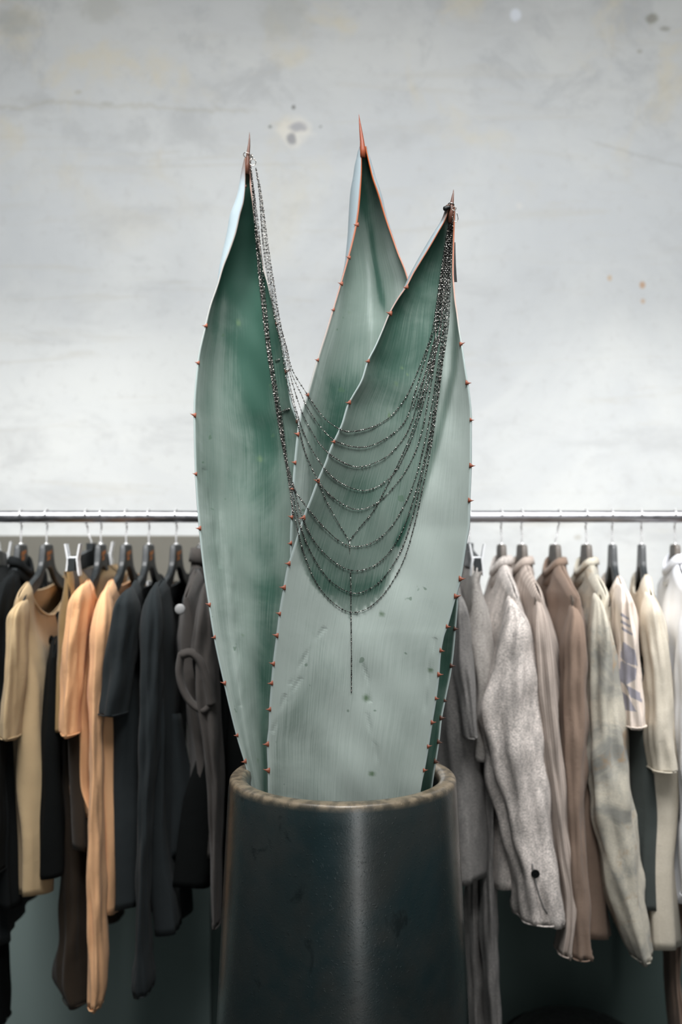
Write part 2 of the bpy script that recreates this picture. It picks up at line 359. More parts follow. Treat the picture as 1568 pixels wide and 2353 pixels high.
# ---------------------------------------------------------------- agave
plant = empty('agave_plant', (0, YP, 0.98), 'large grey-green agave with spiny leaves growing out of the dark planter', 'plant')
LEAFV, LEAFF = [], []
def pdist(p, poly):
    b = 1e9
    for i in range(len(poly)-1):
        ax, ay = poly[i]; bx, by = poly[i+1]; dx, dy = bx-ax, by-ay
        t = cl(((p[0]-ax)*dx+(p[1]-ay)*dy)/(dx*dx+dy*dy)); b = min(b, math.hypot(p[0]-ax-t*dx, p[1]-ay-t*dy))
    return b
def make_leaf(mL, mR, eL, eR, depth, phi, bloom_shade_f, spines, tip, label, cols=44, step=5, orange=None, thick=(.0022, .012), brown=None, marks=(), dents=()):
    """mL/mR: margins (py, px); eL/eR: how far the rolled back bulges past a margin; depth: of the margins; phi: half angle of the channel"""
    y0 = max(mL[0][0], mR[0][0]); y1 = min(mL[-1][0], mR[-1][0]); nr = int((y1-y0)/step)+1
    inner, outer, uv, at = [], [], [], {k: [] for k in ('bloom', 'outer', 'rimline', 'orange', 'brown', 'spotmark', 'dent')}
    rowsL = []; rowsR = []
    for i in range(nr):
        py = lerp(y0, y1, i/(nr-1)); d = interp(depth, py)
        xl, xr = X(interp(mL, py), d), X(interp(mR, py), d)
        z = Z(py, d)
        aL = math.radians(interp(eL, py)); aR = math.radians(interp(eR, py)); R = 0.05
        for _ in range(4):
            dR_ = d+R*(math.sin(aL)-math.sin(aR)); xr = X(interp(mR, py), dR_)
            R = (xr-xl)/(math.cos(aL)+math.cos(aR))
        cxx = xl+R*math.cos(aL); ky = 1.0
        cz = d
        offL = R*math.sin(aL)            # towards the camera when positive
        row = []; rowo = []
        t0, t1 = PI+aL, -aR              # angle where 3/2*... back = pi/2 (far side)
        w_ = xr-xl
        for j in range(cols+1):
            s = j/cols; th = lerp(t0, t1, s)
            px_, py_ = cxx+R*math.cos(th), cz+offL+R*math.sin(th)*ky
            nx, ny = math.cos(th), math.sin(th)
            tk = thick[0]+(thick[1]*interp(((y0, .25), (y0+250, .5), (y1, 1.0)), py))*math.sin(PI*s)**.7
            wav = .0014*math.sin(py*.021+s*9)+.0010*math.sin(py*.043-s*17)
            wav *= sm((py-y0-150)/300)*math.sin(PI*s)
            p = Vector((px_+nx*wav, py_+ny*wav, z)); q = Vector((px_+nx*tk, py_+ny*tk, z))
            row.append(p); rowo.append(q)
            uv.append((s, (py-y0)/900))
        inner.append(row); outer.append(rowo); rowsL.append((py, row[0])); rowsR.append((py, row[-1]))
    W = cols+1; v, f = [], []
    for r in inner: v += r
    no = len(v)
    for r in outer: v += r
    uv = uv+uv
    for k in range(len(v)):
        p = v[k]; isout = k >= no; kk = k-no if isout else k; r, c_ = divmod(kk, W); s = c_/cols
        pp = PX(p)
        at['bloom'].append(bloom_shade_f(pp[0], pp[1], s)); at['outer'].append(1.0 if isout and 0 < c_ < cols else 0.0)
        at['rimline'].append(1.0 if c_ in (0, cols) else 0.0)
        o = interp(orange, pp[1]) if orange else 0.0
        at['orange'].append(o); at['brown'].append(interp(brown, pp[1]) if brown else 0.0)
        at['spotmark'].append(max([sm(1.15-math.hypot((pp[0]-a)/rx, (pp[1]-b)/ry)) for a, b, rx, ry in marks] or [0]) if not isout else 0.0)
        dn = sum(math.exp(-(pdist(pp, q)/4.5)**2)*(.5+.5*math.sin(pp[1]*.09+q[0][0])) for q in dents) if dents and not isout else 0.0
        at['dent'].append(dn)
    for r in range(nr-1):
        for c_ in range(cols):
            a = r*W+c_; f.append((a, a+1, a+W+1, a+W)); b = a+no; f.append((b, b+W, b+W+1, b+1))
    for r in range(nr-1):
        a = r*W; f.append((a, a+W, a+W+no, a+no)); a = r*W+cols; f.append((a, a+no, a+W+no, a+W))
    f.append(tuple(range(0, W))[::-1]+tuple(range(no, no+W))); a = (nr-1)*W; f.append(tuple(range(a, a+W))+tuple(range(a+no, a+no+W))[::-1])
    lf = mesh('leaf', v, f, M['leaf'], plant, attrs=at, uv=uv, label=label, origin=inner[-1][cols//2])
    n = len(LEAFV); LEAFV.extend(v); LEAFF.extend([tuple(i+n for i in q) for q in f if len(q) == 4])
    # marginal spines: a swollen base and a sharp hooked point
    for side, sx_, sy_, ln, kind in spines:
        rows = rowsL if side < 0 else rowsR
        b = min(rows, key=lambda r: abs(r[0]-sy_))[1]; sc = b.y/F
        d = Vector((side*.95, -.30, random.uniform(-.25, .2))).normalized()
        ln = ln*sc*.9; pts = [b-d*ln*.35, b, b+d*ln*.35, b+d*ln*.7+Vector((0, 0, .06*ln)), b+d*ln+Vector((0, 0, .18*ln))]
        m = MB(); m.tube(pts, [ln*.36, ln*.28, ln*.17, ln*.09, ln*.015], 8)
        for i_, vv in enumerate(m.v):           # bases run along the margin
            k_ = i_//8; vv.z = b.z+(vv.z-b.z)*(1.7 if k_ < 2 else 1.2 if k_ == 2 else 1)
        m.build('marginal_spine', M[kind], lf, origin=b)
    m = MB(); pts = []; rad = []
    for px_, py_, rr in tip[0]:
        d = interp(depth, py_)+tip[1]; pts.append(P(px_, py_, d)); rad.append(rr*d/F)
    m.tube(pts, rad, 12); m.build('terminal_spine', M[tip[2]], lf, origin=pts[0])
    return lf
SP = lambda side, pts, ln, kind: [(side, a, b, ln*random.uniform(.8, 1.2), kind) for a, b in pts]

# the left leaf
aL_ = [(363, 567), (380, 565.5), (392, 565), (430, 564), (461, 561), (494, 552.5), (534, 543.7), (580, 528), (613, 515), (655, 502), (706, 484), (755, 472), (830, 456), (950, 447), (1085, 450), (1215, 459), (1300, 468), (1390, 481), (1465, 493), (1570, 516), (1690, 545), (1780, 572), (1900, 600)]
aR_ = [(363, 573), (380, 573), (423, 574.6), (463, 580), (503, 584.6), (549, 594.5), (602, 603), (644, 614), (695, 625.5), (737, 635), (800, 649), (850, 658), (930, 670), (985, 689), (1050, 695), (1200, 690), (1350, 675), (1500, 655), (1650, 635), (1790, 622), (1900, 615)]
aE = [(363, 40), (395, 78), (430, 88), (461, 88), (516, 72), (580, 49), (611, 34), (655, 12), (720, -10), (800, -22), (1000, -28), (1500, -30), (1900, -30)]
aE2 = [(363, 5), (500, 2), (600, -3), (700, -12), (800, -22), (1000, -28), (1500, -30), (1900, -30)]
def bloom_shadeA(x, y, s):
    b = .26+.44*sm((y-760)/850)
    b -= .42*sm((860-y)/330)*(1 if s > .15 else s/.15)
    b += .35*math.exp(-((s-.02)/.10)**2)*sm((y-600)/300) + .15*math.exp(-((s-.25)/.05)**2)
    return b-.25*math.exp(-((s-.62)/.16)**2)-.34*sm((s-.42)/.35)*sm((y-1150)/350)  # last term paints the front leaf's shade into this colour mask
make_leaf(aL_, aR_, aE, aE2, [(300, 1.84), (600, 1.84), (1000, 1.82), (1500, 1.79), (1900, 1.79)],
          [(363, 90), (655, 90), (780, 72), (1000, 62), (1500, 60), (1900, 60)], bloom_shadeA,
          SP(-1, [(472, 748), (455, 832), (443, 955), (446, 1088), (459, 1213), (481, 1390), (491, 1462), (515, 1570), (543, 1688), (562, 1748)], 11, 'spine')
          + SP(-1, [(565, 392), (566, 430)], 9, 'darkspine') + SP(1, [(660, 852), (688, 968), (640, 745)], 10, 'darkspine'),
          ([(568.5, 400, 5.2), (569, 378, 5.0), (570.5, 352, 4.0), (572.5, 335, 2.8), (573.5, 318, 1.6), (573.5, 303, .2)], .0, 'darkspine'),
          'tall left leaf, darkest inside, chains hung from its tip', brown=[(363, .9), (400, .5), (430, 0), (500, 0)],
          orange=[(363, .7), (480, .35), (640, .2), (900, 0), (1000, 0)], marks=[(548, 742, 6, 10), (593, 1748, 3, 4), (598, 1055, 8, 9), (560, 1460, 3, 5)], dents=([(533, 1250), (540, 1340), (545, 1430), (549, 1500), (552, 1620)], [(470, 1080), (490, 1180), (505, 1300)]))
# the middle leaf behind
bL_ = [(336, 832), (345, 831), (363, 832), (390, 832), (433, 830), (481, 826), (519, 820.6), (556, 812.5), (591, 803), (650, 785.7), (711, 767), (760, 752), (825, 731), (905, 708), (965, 689), (1000, 684), (1060, 678), (1125, 673), (1190, 670), (1250, 668), (1320, 672), (1450, 690), (1600, 705), (1790, 725), (1900, 735)]
bR_ = [(336, 839), (345, 840.5), (369, 846), (406, 855), (446, 869), (497, 885), (543, 901), (580, 914), (620, 930), (647, 938), (750, 960), (850, 985), (1000, 1000), (1200, 1000), (1400, 975), (1600, 920), (1790, 870), (1900, 860)]
bE = [(336, 30), (350, 60), (375, 72), (406, 70), (481, 56), (556, 33), (620, 8), (700, -12), (780, -24), (1000, -38), (1300, -45), (1900, -50)]
bE2 = [(336, 20), (365, 42), (406, 43), (481, 25), (556, 14), (620, 2), (700, -13), (780, -24), (1000, -38), (1300, -45), (1900, -50)]
def bloomB(x, y, s):
    b = .50-.34*sm((620-y)/250)
    b += .42*math.exp(-((s-.83)/.12)**2)*sm((y-420)/150)+.35*math.exp(-((s-.06)/.07)**2)*sm((y-520)/200)
    b -= .42*math.exp(-((x-(855+(y-560)*.18))/9)**2)*sm((y-380)/80)*sm((760-y)/80)
    b += .22*math.exp(-((x-(843+(y-450)*.03))/8)**2)*sm((y-430)/60)
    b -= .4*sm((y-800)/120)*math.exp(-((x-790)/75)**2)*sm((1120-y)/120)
    return b
make_leaf(bL_, bR_, bE, bE2, [(260, 1.80), (600, 1.80), (1000, 1.755), (1300, 1.76), (1500, 1.80), (1900, 1.80)],
          [(336, 90), (620, 90), (780, 66), (1000, 52), (1500, 45), (1900, 40)], bloomB,
          SP(-1, [(820, 518), (803, 591), (786, 650), (766, 712), (731, 825), (707, 905), (684, 1000), (676, 1062), (672, 1125), (669, 1190), (667, 1250)], 10, 'spine'),
          ([(834, 362, 6.5), (834, 345, 7.0), (832.5, 325, 5.0), (830, 305, 3.8), (827.5, 285, 2.2), (825, 262, .2)], .0, 'rustspine'),
          'tall middle leaf with orange margins near its tip', orange=[(336, 1), (440, .95), (600, .7), (760, .3), (1000, 0)], brown=[(336, .5), (350, 0), (400, 0)],
          marks=[(803, 720, 3, 4)])
# the front leaf
cL_ = [(470, 1034), (486, 1031), (503, 1025.5), (535, 1008), (572, 986.6), (602, 968), (628, 952), (658, 936), (690, 914), (722, 896), (760, 880), (797, 863.5), (831, 846), (872, 833), (911, 811), (929, 801), (976, 786), (1008, 771), (1029, 761), (1065, 748), (1101, 732), (1150, 713.5), (1186, 699), (1233, 684), (1286, 667), (1304, 661), (1353, 652), (1411, 642), (1460, 636), (1525, 628), (1582, 623), (1631, 619.5), (1672, 618), (1713, 614), (1770, 616), (1830, 617), (1900, 622)]
cR_ = [(470, 1041), (481, 1043), (535, 1041.6), (615, 1040), (679, 1044), (722, 1050), (754, 1054), (790, 1060), (861, 1070.7), (897, 1077), (961, 1083), (1061, 1083), (1150, 1080), (1204, 1079), (1247, 1072), (1329, 1059.5), (1378, 1046), (1439, 1029), (1464, 1020), (1508, 1012.6), (1557, 1009), (1606, 1003), (1655, 995), (1712, 986), (1770, 976), (1798, 970), (1900, 955)]
cE = [(470, 50), (540, 44), (580, 36), (628, 21), (690, 2), (760, -14), (830, -24), (1000, -40), (1300, -52), (1600, -60), (1900, -64)]
cE2 = [(470, 4), (600, -3), (690, -10), (760, -17), (830, -24), (1000, -40), (1300, -52), (1600, -60), (1900, -64)]
EDGE = [(1030, 500), (1024, 640), (1022, 740), (1012, 900), (985, 1043), (950, 1160), (915, 1270), (880, 1360), (855, 1405), (810, 1432), (770, 1420)]
BAND = [(1042, 560), (1052, 720), (1044, 850), (1018, 960), (985, 1080), (950, 1180), (915, 1250)]
def bloomC(x, y, s):
    ex = interp([(b, a) for a, b in EDGE[:9]], y)
    inside = sm((ex-x)/22+.5)                       # left of the rubbed line
    lowcut = sm((1425+6*math.sin(x*.55)+5*math.sin(x*1.3)-y-abs(x-810)*.62)/22) if y > 1150 else 1.0
    if y > 1150: lowcut *= sm((x-interp([(1150, 640), (1225, 672), (1275, 690), (1335, 718), (1380, 752), (1425, 800)], y))/24+.5)
    wet = inside*lowcut
    b = .98-.60*wet-.22*wet*sm((1050-y)/420)
    b -= .62*math.exp(-(pdist((x, y), BAND)/9)**2)*sm((y-560)/80)
    if wet > .2: b -= .22*math.exp(-((math.hypot((x-806)/1.15, y-1180)-175)/22)**2)*(1 if y > 1150 else 0)+.2*math.exp(-(math.hypot((x-830)/75, (y-1130)/45))**2)
    b -= .20*math.exp(-((x-(655+(1700-y)*.30))/32)**2)*sm((y-1500)/150)
    b -= .12*math.exp(-((x-720)/45)**2)*sm((y-1400)/150)
    b += .25*math.exp(-(s/.035)**2)*sm((y-650)/250)+.15*math.exp(-((1-s)/.06)**2)*sm((y-800)/200)
    return b
make_leaf(cL_, cR_, cE, cE2, [(435, 1.72), (600, 1.71), (900, 1.665), (1200, 1.65), (1500, 1.655), (1750, 1.66), (1900, 1.665)],
          [(470, 90), (690, 90), (830, 68), (1000, 50), (1300, 38), (1600, 28), (1900, 24)], bloomC,
          SP(-1, [(936, 660), (898, 722), (843, 831), (800, 925), (762, 1015), (728, 1103), (697, 1190), (660, 1295), (653, 1350), (637, 1410), (634, 1460), (622, 1526), (625, 1568), (615, 1630), (610, 1712), (610, 1770)], 11, 'spine')
          + SP(1, [(1062, 792), (1076, 882), (1086, 965), (1087, 1072), (1081, 1150), (1060, 1330), (1050, 1370), (1031, 1440), (1016, 1493), (1015, 1548), (1006, 1606), (1000, 1661), (988, 1715), (977, 1768)], 11, 'spine'),
          ([(1035, 512, 5), (1037, 485, 5.5), (1038.5, 470, 4.4), (1040.5, 455, 3.0), (1042, 445, 1.7), (1043, 435, .2)], .0, 'darkspine'),
          'broad front leaf leaning right, chains swagged across it', cols=64, orange=[(470, .9), (560, .8), (700, .4), (800, 0), (900, 0)], brown=[(470, .9), (500, .7), (515, 0), (600, 0)],
          thick=(.0022, .014), marks=[(842, 1604, 10, 11), (878, 1411, 7, 8), (924, 845, 4, 5), (936, 860, 3, 4), (911, 882, 4, 7), (895, 955, 4, 9), (990, 1540, 9, 7), (855, 1778, 10, 8), (893, 942, 2, 5)], dents=([(745, 1445), (712, 1490), (690, 1530), (668, 1570)], [(690, 1560), (660, 1610)], [(830, 1510), (845, 1560), (850, 1610)], [(845, 1640), (852, 1690), (865, 1715), (866, 1770)], [(655, 1600), (628, 1680)], [(1000, 1470), (985, 1560), (975, 1650)]))
# the narrow leaf at the right, mostly hidden
dL_ = [(1245, 1020), (1300, 990), (1400, 960), (1500, 945), (1600, 930), (1700, 920), (1790, 915), (1900, 912)]
dR_ = [(1245, 1032), (1300, 1046), (1368, 1052), (1443, 1047), (1533, 1038), (1606, 1024), (1651, 1015), (1704, 1009), (1749, 1002), (1786, 996), (1900, 982)]
dE = [(1245, -20), (1400, -45), (1900, -50)]
make_leaf(dL_, dR_, dE, dE, [(1200, 1.80), (1500, 1.79), (1760, 1.75), (1900, 1.75)], [(1245, 70), (1400, 45), (1900, 40)],
          lambda x, y, s: .12+.3*sm((s-.93)/.07), SP(1, [(1052, 1370), (1049, 1446), (1040, 1532), (1025, 1608), (1018, 1651), (1013, 1705), (1004, 1750)], 10, 'darkspine'),
          ([(1026, 1262, 6), (1028, 1235, 4), (1030, 1205, .3)], .0, 'darkspine'), 'narrow dark green leaf behind the right edge', cols=24)

# ---------------------------------------------------------------- necklace of beaded chains
neck = empty('beaded_chain_necklace', P(808, 1407, 1.68), 'multi-strand dark beaded chain necklace hooked over two agave leaf tips', 'necklace')
bvh = BVHTree.FromPolygons([tuple(v) for v in LEAFV], LEAFF)
def surf(px, py):
    d = Vector(((px-CX)/F, 1, -(py-HY)/F)); n = d.length
    hit = bvh.ray_cast(Vector((0, 0, H)), d/n)
    return hit[0].y if hit[0] else None
def spline(pts, step=4.0):
    out = []; n = len(pts)
    for i in range(n-1):
        p0, p1, p2, p3 = pts[max(i-1, 0)], pts[i], pts[i+1], pts[min(i+2, n-1)]
        k = max(2, int(math.hypot(p2[0]-p1[0], p2[1]-p1[1])/step))
        for j in range(k):
            t = j/k; t2, t3 = t*t, t*t*t
            out.append(tuple(.5*((2*p1[a])+(-p0[a]+p2[a])*t+(2*p0[a]-5*p1[a]+4*p2[a]-p3[a])*t2+(-p0[a]+3*p1[a]-3*p2[a]+p3[a])*t3) for a in (0, 1)))
    out.append(pts[-1]); return out
def drape(p2, off=.0022):
    lim = [surf(*p) for p in p2]; n = len(p2)
    lim = [(d-off) if d else None for d in lim]
    known = [i for i in range(n) if lim[i] is not None]
    d0 = lim[0] if lim[0] is not None else 1.836 if p2[0][1] < 420 else None
    d = []
    for i in range(n):
        if lim[i] is not None: d.append(lim[i]); continue
        if i == 0 and d0: d.append(d0); lim[0] = d0; known = [0]+known; continue
        a = max([k for k in known if k < i], default=None); b = min([k for k in known if k > i], default=None)
        d.append(lim[a] if b is None else lim[b] if a is None else lerp(lim[a], lim[b], (i-a)/(b-a)))
    for _ in range(60):
        e = d[:]
        for i in range(1, n-1):
            e[i] = (d[i-1]+d[i]*2+d[i+1])/4
            if lim[i] is not None: e[i] = min(e[i], lim[i])
        d = e
    return [P(x, y, dd) for (x, y), dd in zip(p2, d)]
def strand(pts, bead=9.0, r=.62, rb=1.75, name='chain_strand', off=.0022):
    w3 = drape(spline(pts), off); m = MB(); s = w3[0].y/F
    # twisted fine links: a slightly wavy thread
    th = [p+Vector((random.uniform(-1, 1)*.25*s, 0, random.uniform(-1, 1)*.25*s)) for p in w3]
    m.tube(th, [r*s*random.uniform(.7, 1.25) for _ in th], 5)
    acc = 0; nxt = bead*.5
    for i in range(1, len(w3)):
        seg = (w3[i]-w3[i-1]).length/s; acc += seg
        if acc >= nxt:
            nxt += bead*random.uniform(.8, 1.2); m.ball(w3[i], rb*s*random.uniform(.75, 1.25), 1, 6, 4)
    return m.build(name, M['chain'], neck, smooth=False)
B1 = [(577, 384), (588, 500), (596, 600), (606, 700), (617, 800), (632, 900), (644, 970)]
B2 = [(588, 386), (600, 450), (612, 560), (628, 660), (641, 740), (656, 800)]
def jit(path, dx): return [(a+dx*sm((b-380)/150)+random.uniform(-.8, .8), b) for a, b in path]
def top(dx): return [(1018+dx, 740), (1026+dx*.7, 640), (1033+dx*.45, 560), (1039+dx*.2, 500), (1042, 486)]
SW = [
 (2, 4, [(672, 850), (707, 907), (745, 960), (785, 988), (815, 991), (860, 980), (900, 955), (935, 910), (962, 850), (985, 790)], -20),
 (2, 1, [(668, 852), (692, 905), (707, 937), (740, 985), (775, 1015), (830, 1028), (880, 1012), (930, 970), (955, 900), (985, 800)], -15),
 (2, -2, [(664, 850), (686, 925), (705, 970), (735, 1020), (770, 1052), (820, 1073), (870, 1060), (905, 1035), (938, 990), (962, 920), (988, 820)], -10),
 (2, -5, [(661, 860), (683, 950), (710, 1020), (745, 1075), (780, 1108), (830, 1127), (870, 1117), (908, 1085), (937, 1030), (960, 970), (980, 900), (1000, 810)], -6),
 (2, -8, [(658, 870), (682, 960), (702, 1040), (731, 1103), (765, 1143), (815, 1170), (860, 1160), (900, 1125), (940, 1070), (968, 1000), (988, 900), (1003, 810)], -2),
 (1, 0, [(655, 1040), (668, 1100), (680, 1130), (705, 1165), (740, 1207), (780, 1243), (815, 1256), (860, 1245), (900, 1210), (935, 1150), (958, 1090), (978, 1010), (995, 920), (1010, 820)], 2),
 (1, -2, [(657, 1050), (676, 1120), (692, 1180), (720, 1240), (760, 1285), (805, 1310), (850, 1305), (890, 1275), (925, 1220), (950, 1150), (970, 1080), (988, 1000), (1003, 900), (1014, 820)], 5),
 (1, -4, [(655, 1055), (672, 1130), (688, 1200), (715, 1270), (755, 1330), (800, 1360), (835, 1360), (880, 1330), (922, 1265), (948, 1190), (967, 1110), (987, 1020), (1003, 930), (1016, 830)], 9),
 (1, 2, [(658, 1060), (670, 1150), (686, 1225), (700, 1275), (725, 1335), (760, 1380), (805, 1407), (850, 1395), (890, 1355), (927, 1290), (952, 1210), (972, 1120), (990, 1030), (1005, 930), (1018, 830)], 13)]
for b, dx, pts, tx in SW:
    strand(jit(B1 if b == 1 else B2, dx)+pts+top(tx), name='chain_strand')
for dx in (-3, 5): strand(jit(B1, dx)+[(656+dx*.5, 1050), (668+dx*.3, 1130), (673, 1180)], bead=7)
strand([(731, 1103), (750, 1150), (780, 1205), (803, 1243)], name='pendant_chain')
strand([(803, 1243), (825, 1215), (860, 1172), (888, 1120), (918, 1060), (948, 990), (975, 900), (996, 800)]+top(-12), name='pendant_chain')
for tx, k in ((-17, -4), (-4, 0), (8, 3)): strand([(960+k*3, 940), (985+k*2, 860), (1005+k, 790)]+top(tx), bead=6)
strand([(806, 1312), (807, 1360), (807, 1407), (808, 1500), (808, 1593)], bead=5.5, r=.8, rb=1.6, name='drop_chain')
m = MB(); dS = surf(804, 1255)-.003; m.tube([P(804, 1243, dS), P(804, 1268, dS)], .9*dS/F, 6); m.build('pendant_bar', M['silver'], neck, label='short bright silver bar')
strand([(641, 948), (652, 944), (664, 940)], bead=4, r=1.2, rb=2.2, name='chain_loop'); strand([(632, 829), (642, 826)], bead=4, r=1.2, rb=2, name='chain_loop')
dA = interp([(300, 1.84), (600, 1.84)], 370)
m = MB()
m.torus(P(568, 357, dA), 8.5*dA/F, 1.0*dA/F, (.25, .45, 1)); m.build('tip_ring', M['silver'], neck, label='silver ring around the left leaf tip')
m = MB(); m.torus(P(579, 361, dA-.002), 6.0*dA/F, 1.1*dA/F, (1, .3, .1)); m.build('link_ring', M['silver'], neck)
m = MB(); m.torus(P(581, 373, dA-.002), 7.4*dA/F, 1.1*dA/F, (.1, 1, .1)); m.build('link_ring', M['silver'], neck)
dC = 1.70
m = MB(); m.torus(P(1037, 471, 1.719), 7.0*dC/F, 1.3*dC/F, (.2, .35, 1)); m.build('tip_ring', M['silver'], neck, label='silver ring around the right leaf tip')
m = MB(); m.torus(P(1044, 479, dC), 4.6*dC/F, 1.0*dC/F, (.3, 1, .1)); m.build('link_ring', M['silver'], neck)
m = MB(); m.tube([P(a, b, dC) for a, b in spline([(1040, 497), (1044, 508), (1049, 510), (1053, 504), (1052, 496), (1050, 489)], 1.5)], .85*dC/F, 6); m.build('clasp_hook', M['silver'], neck)
m = MB(); m.tube([P(a, b, 1.712) for a, b in ((1036, 475.5), (1030, 476.5), (1025, 478.5), (1021, 480), (1019, 480.5))], [k*dC/F for k in (3.4, 4.6, 5.6, 5.2, 2.6)], 10); m.build('leather_tab', M['black'], neck, label='short black tab behind the leaf tip')
m = MB(); pts = [P(a, b, 1.735) for a, b in ((1043, 557), (1043.5, 580), (1044.5, 610), (1047, 648))]
for i in range(3):
    pass
v = []; f = []
for p in pts:
    for sx_, sy_ in ((-1, -1), (1, -1), (1, 1), (-1, 1)): v.append(p+Vector((sx_*3.8*dC/F, sy_*.0008, 0)))
for i in range(3):
    for k in range(4): f.append((i*4+k, i*4+(k+1) % 4, i*4+4+(k+1) % 4, i*4+4+k))
f += [(0, 1, 2, 3), (15, 14, 13, 12)]
mesh('swing_tag', v, f, M['black'], neck, smooth=False, label='long thin black tag seen edge on')
m = MB(); m.tube([P(1041, 486, 1.722), P(1042.5, 520, 1.733), P(1043, 558, 1.735)], .4*dC/F, 5); m.build('tag_thread', M['black'], neck)

# ---------------------------------------------------------------- clothes rail
zr = Z(1187, DR); rail = empty('clothes_rail', (0, DR, zr), 'long round steel clothes rail running across the wall behind the agave', 'clothes rail')
m = MB(); m.tube([(-2.3+.1*i, DR, zr) for i in range(47)], .0142, 24); m.build('rail_tube', M['steel'], rail)
for s in (-1, 1):
    m = MB(); m.tube([(s*2.25, DR+.01, zr), (s*2.25, YW-.002, zr)], .011, 16); m.tube([(s*2.25, YW-.012, zr), (s*2.25, YW-.001, zr)], .04, 24)
    m.build('wall_bracket', M['steel'], rail)

# ---------------------------------------------------------------- hangers
NT_ = Z(1251, DR)          # top of a hanger's neck
def zo(u):
    return NT_+interp([(0, 0), (.030, -.0005), (.034, -.006), (.048, -.046), (.075, -.066), (.12, -.081), (.17, -.098), (.205, -.114), (.25, -.14)], abs(u))
def zi(u):
    return NT_+interp([(0, -.052), (.015, -.0545), (.035, -.066), (.06, -.088), (.10, -.105), (.15, -.119), (.19, -.130), (.205, -.134)], abs(u))
class Frame:
    """the vertical plane a hanger hangs in: u runs towards the camera"""
    def __init__(s, hook, tip, y=DR):
        s.x0 = X(hook, y); s.y = y
        xt = X(tip, y-.2); dx = xt-s.x0; L = math.hypot(dx, .2)
        s.d = Vector((dx/L, -.2/L, 0)); s.n = Vector((-s.d.y, s.d.x, 0))      # n points to +x
    def p(s, u, z, t=0): return Vector((s.x0, s.y, 0))+s.d*u+s.n*t+Vector((0, 0, z))
HG = 'black clothes hangers on the rail'
def hook_wire(fr, parent, ztop, lean=0):
    R = .0175; pts = [fr.p(0, ztop-.012)]
    pts.append(fr.p(0, ztop+.008)); pts.append(fr.p(0.0, ztop+.022, lean*.5))
    # rises behind the rail (away from the camera), over the top and down at the front
    pts.append(fr.p(-.010, zr-R-.004, lean)); 
    for i in range(11):
        a = -PI*.62+PI*1.28*i/10          # around the rail's axis
        q = Vector((0, 0, 0)); 
        pts.append(fr.p(-R*math.cos(a)*1.0 if False else -R*math.cos(a), zr+R*math.sin(a), lean))
    for a_ in (PI*.80, PI*.95): pts.append(fr.p(-R*math.cos(a_), zr+R*math.sin(a_), lean))
    m = MB(); m.tube(pts, .0020, 8); m.build('hook', M['wire'], parent)
def hanger(hook, tip, label, logo=True, lean=0, mat='hanger'):
    fr = Frame(hook, tip); t = empty('clothes_hanger', fr.p(0, NT_), label, 'hanger', HG)
    us = [-.205+.41*i/82 for i in range(83)]; v, f = [], []
    for u in us:
        a = abs(u)/.205; th = .0065+.0035*sm((abs(u)-.11)/.09)
        zt, zb = zo(u), zi(u)
        if abs(u) > .197: k = (abs(u)-.197)/.008*.35; zt, zb = lerp(zt, (zt+zb)/2, k), lerp(zb, (zt+zb)/2, k)
        bow = .018*(abs(u)/.205)**2 * -1
        c_ = .0022
        for (z_, tt) in ((zt-c_, -th), (zt, -th+c_), (zt, th-c_), (zt-c_, th), (zb+c_, th), (zb, th-c_), (zb, -th+c_), (zb+c_, -th)):
            v.append(fr.p(u, z_, tt+bow*.0))
    for i in range(82):
        for k in range(8): f.append((i*8+k, i*8+(k+1) % 8, i*8+8+(k+1) % 8, i*8+8+k))
    f += [tuple(range(8))[::-1], tuple(range(82*8, 83*8))]
    mesh('hanger_body', v, f, M[mat], t, smooth=False)
    hook_wire(fr, t, NT_, lean)
    m = MB(); m.tube([fr.p(0, NT_-.001), fr.p(0, NT_+.003)], .0055, 12); m.build('ferrule', M['wire'], t)
    if logo:                          # two rows of small copper lettering on the neck, too fine to read
        m = MB(); tt = .0068 if hook < CX else -.0068
        rnd = random.Random(3)
        def glyph(u0, z0, w_, h_, k):
            sg = {0: ((0, .5, .18, 1), (1, .5, .18, 1), (.5, .5, 1, .18)), 1: ((0, .5, .18, 1), (.5, 1, 1, .18), (.5, 0, 1, .18), (1, .5, .18, 1)),
                  2: ((0, .5, .18, 1), (.5, 0, 1, .18)), 3: ((0, .5, .18, 1), (.5, 1, 1, .18), (.5, .5, .9, .18), (.5, 0, 1, .18)), 4: ((.5, .5, .18, 1), (.5, 1, 1, .18))}[k]
            for cx_, cz_, a, b in sg:
                u_, z_ = u0+(cx_-.5)*w_, z0+(cz_-.5)*h_
                q = [fr.p(u_+sa*w_*a/2, z_+sb*h_*b/2, tt+d_) for d_ in (0, .0004*(1 if tt > 0 else -1)) for sa, sb in ((-1, -1), (1, -1), (1, 1), (-1, 1))]
                m.add(q, [(0, 1, 2, 3), (4, 7, 6, 5), (0, 4, 5, 1), (1, 5, 6, 2), (2, 6, 7, 3), (3, 7, 4, 0)])
        sgn = -1 if hook < CX else 1        # reads left to right from the aisle
        for i, k in enumerate((1, 3, 0, 1, 4, 3)): glyph(.0205*-sgn*0+sgn*(-.0175+.0070*i), NT_-.022+.0008*i, .0048, .0075, k)
        for i, k in enumerate((2, 1, 0, 3)): glyph(sgn*(-.0175+.0070*i), NT_-.033+.0006*i, .0050, .0080, k)
        m.build('printed_lettering', M['foil'], t, smooth=False, label='copper coloured lettering')
    return fr
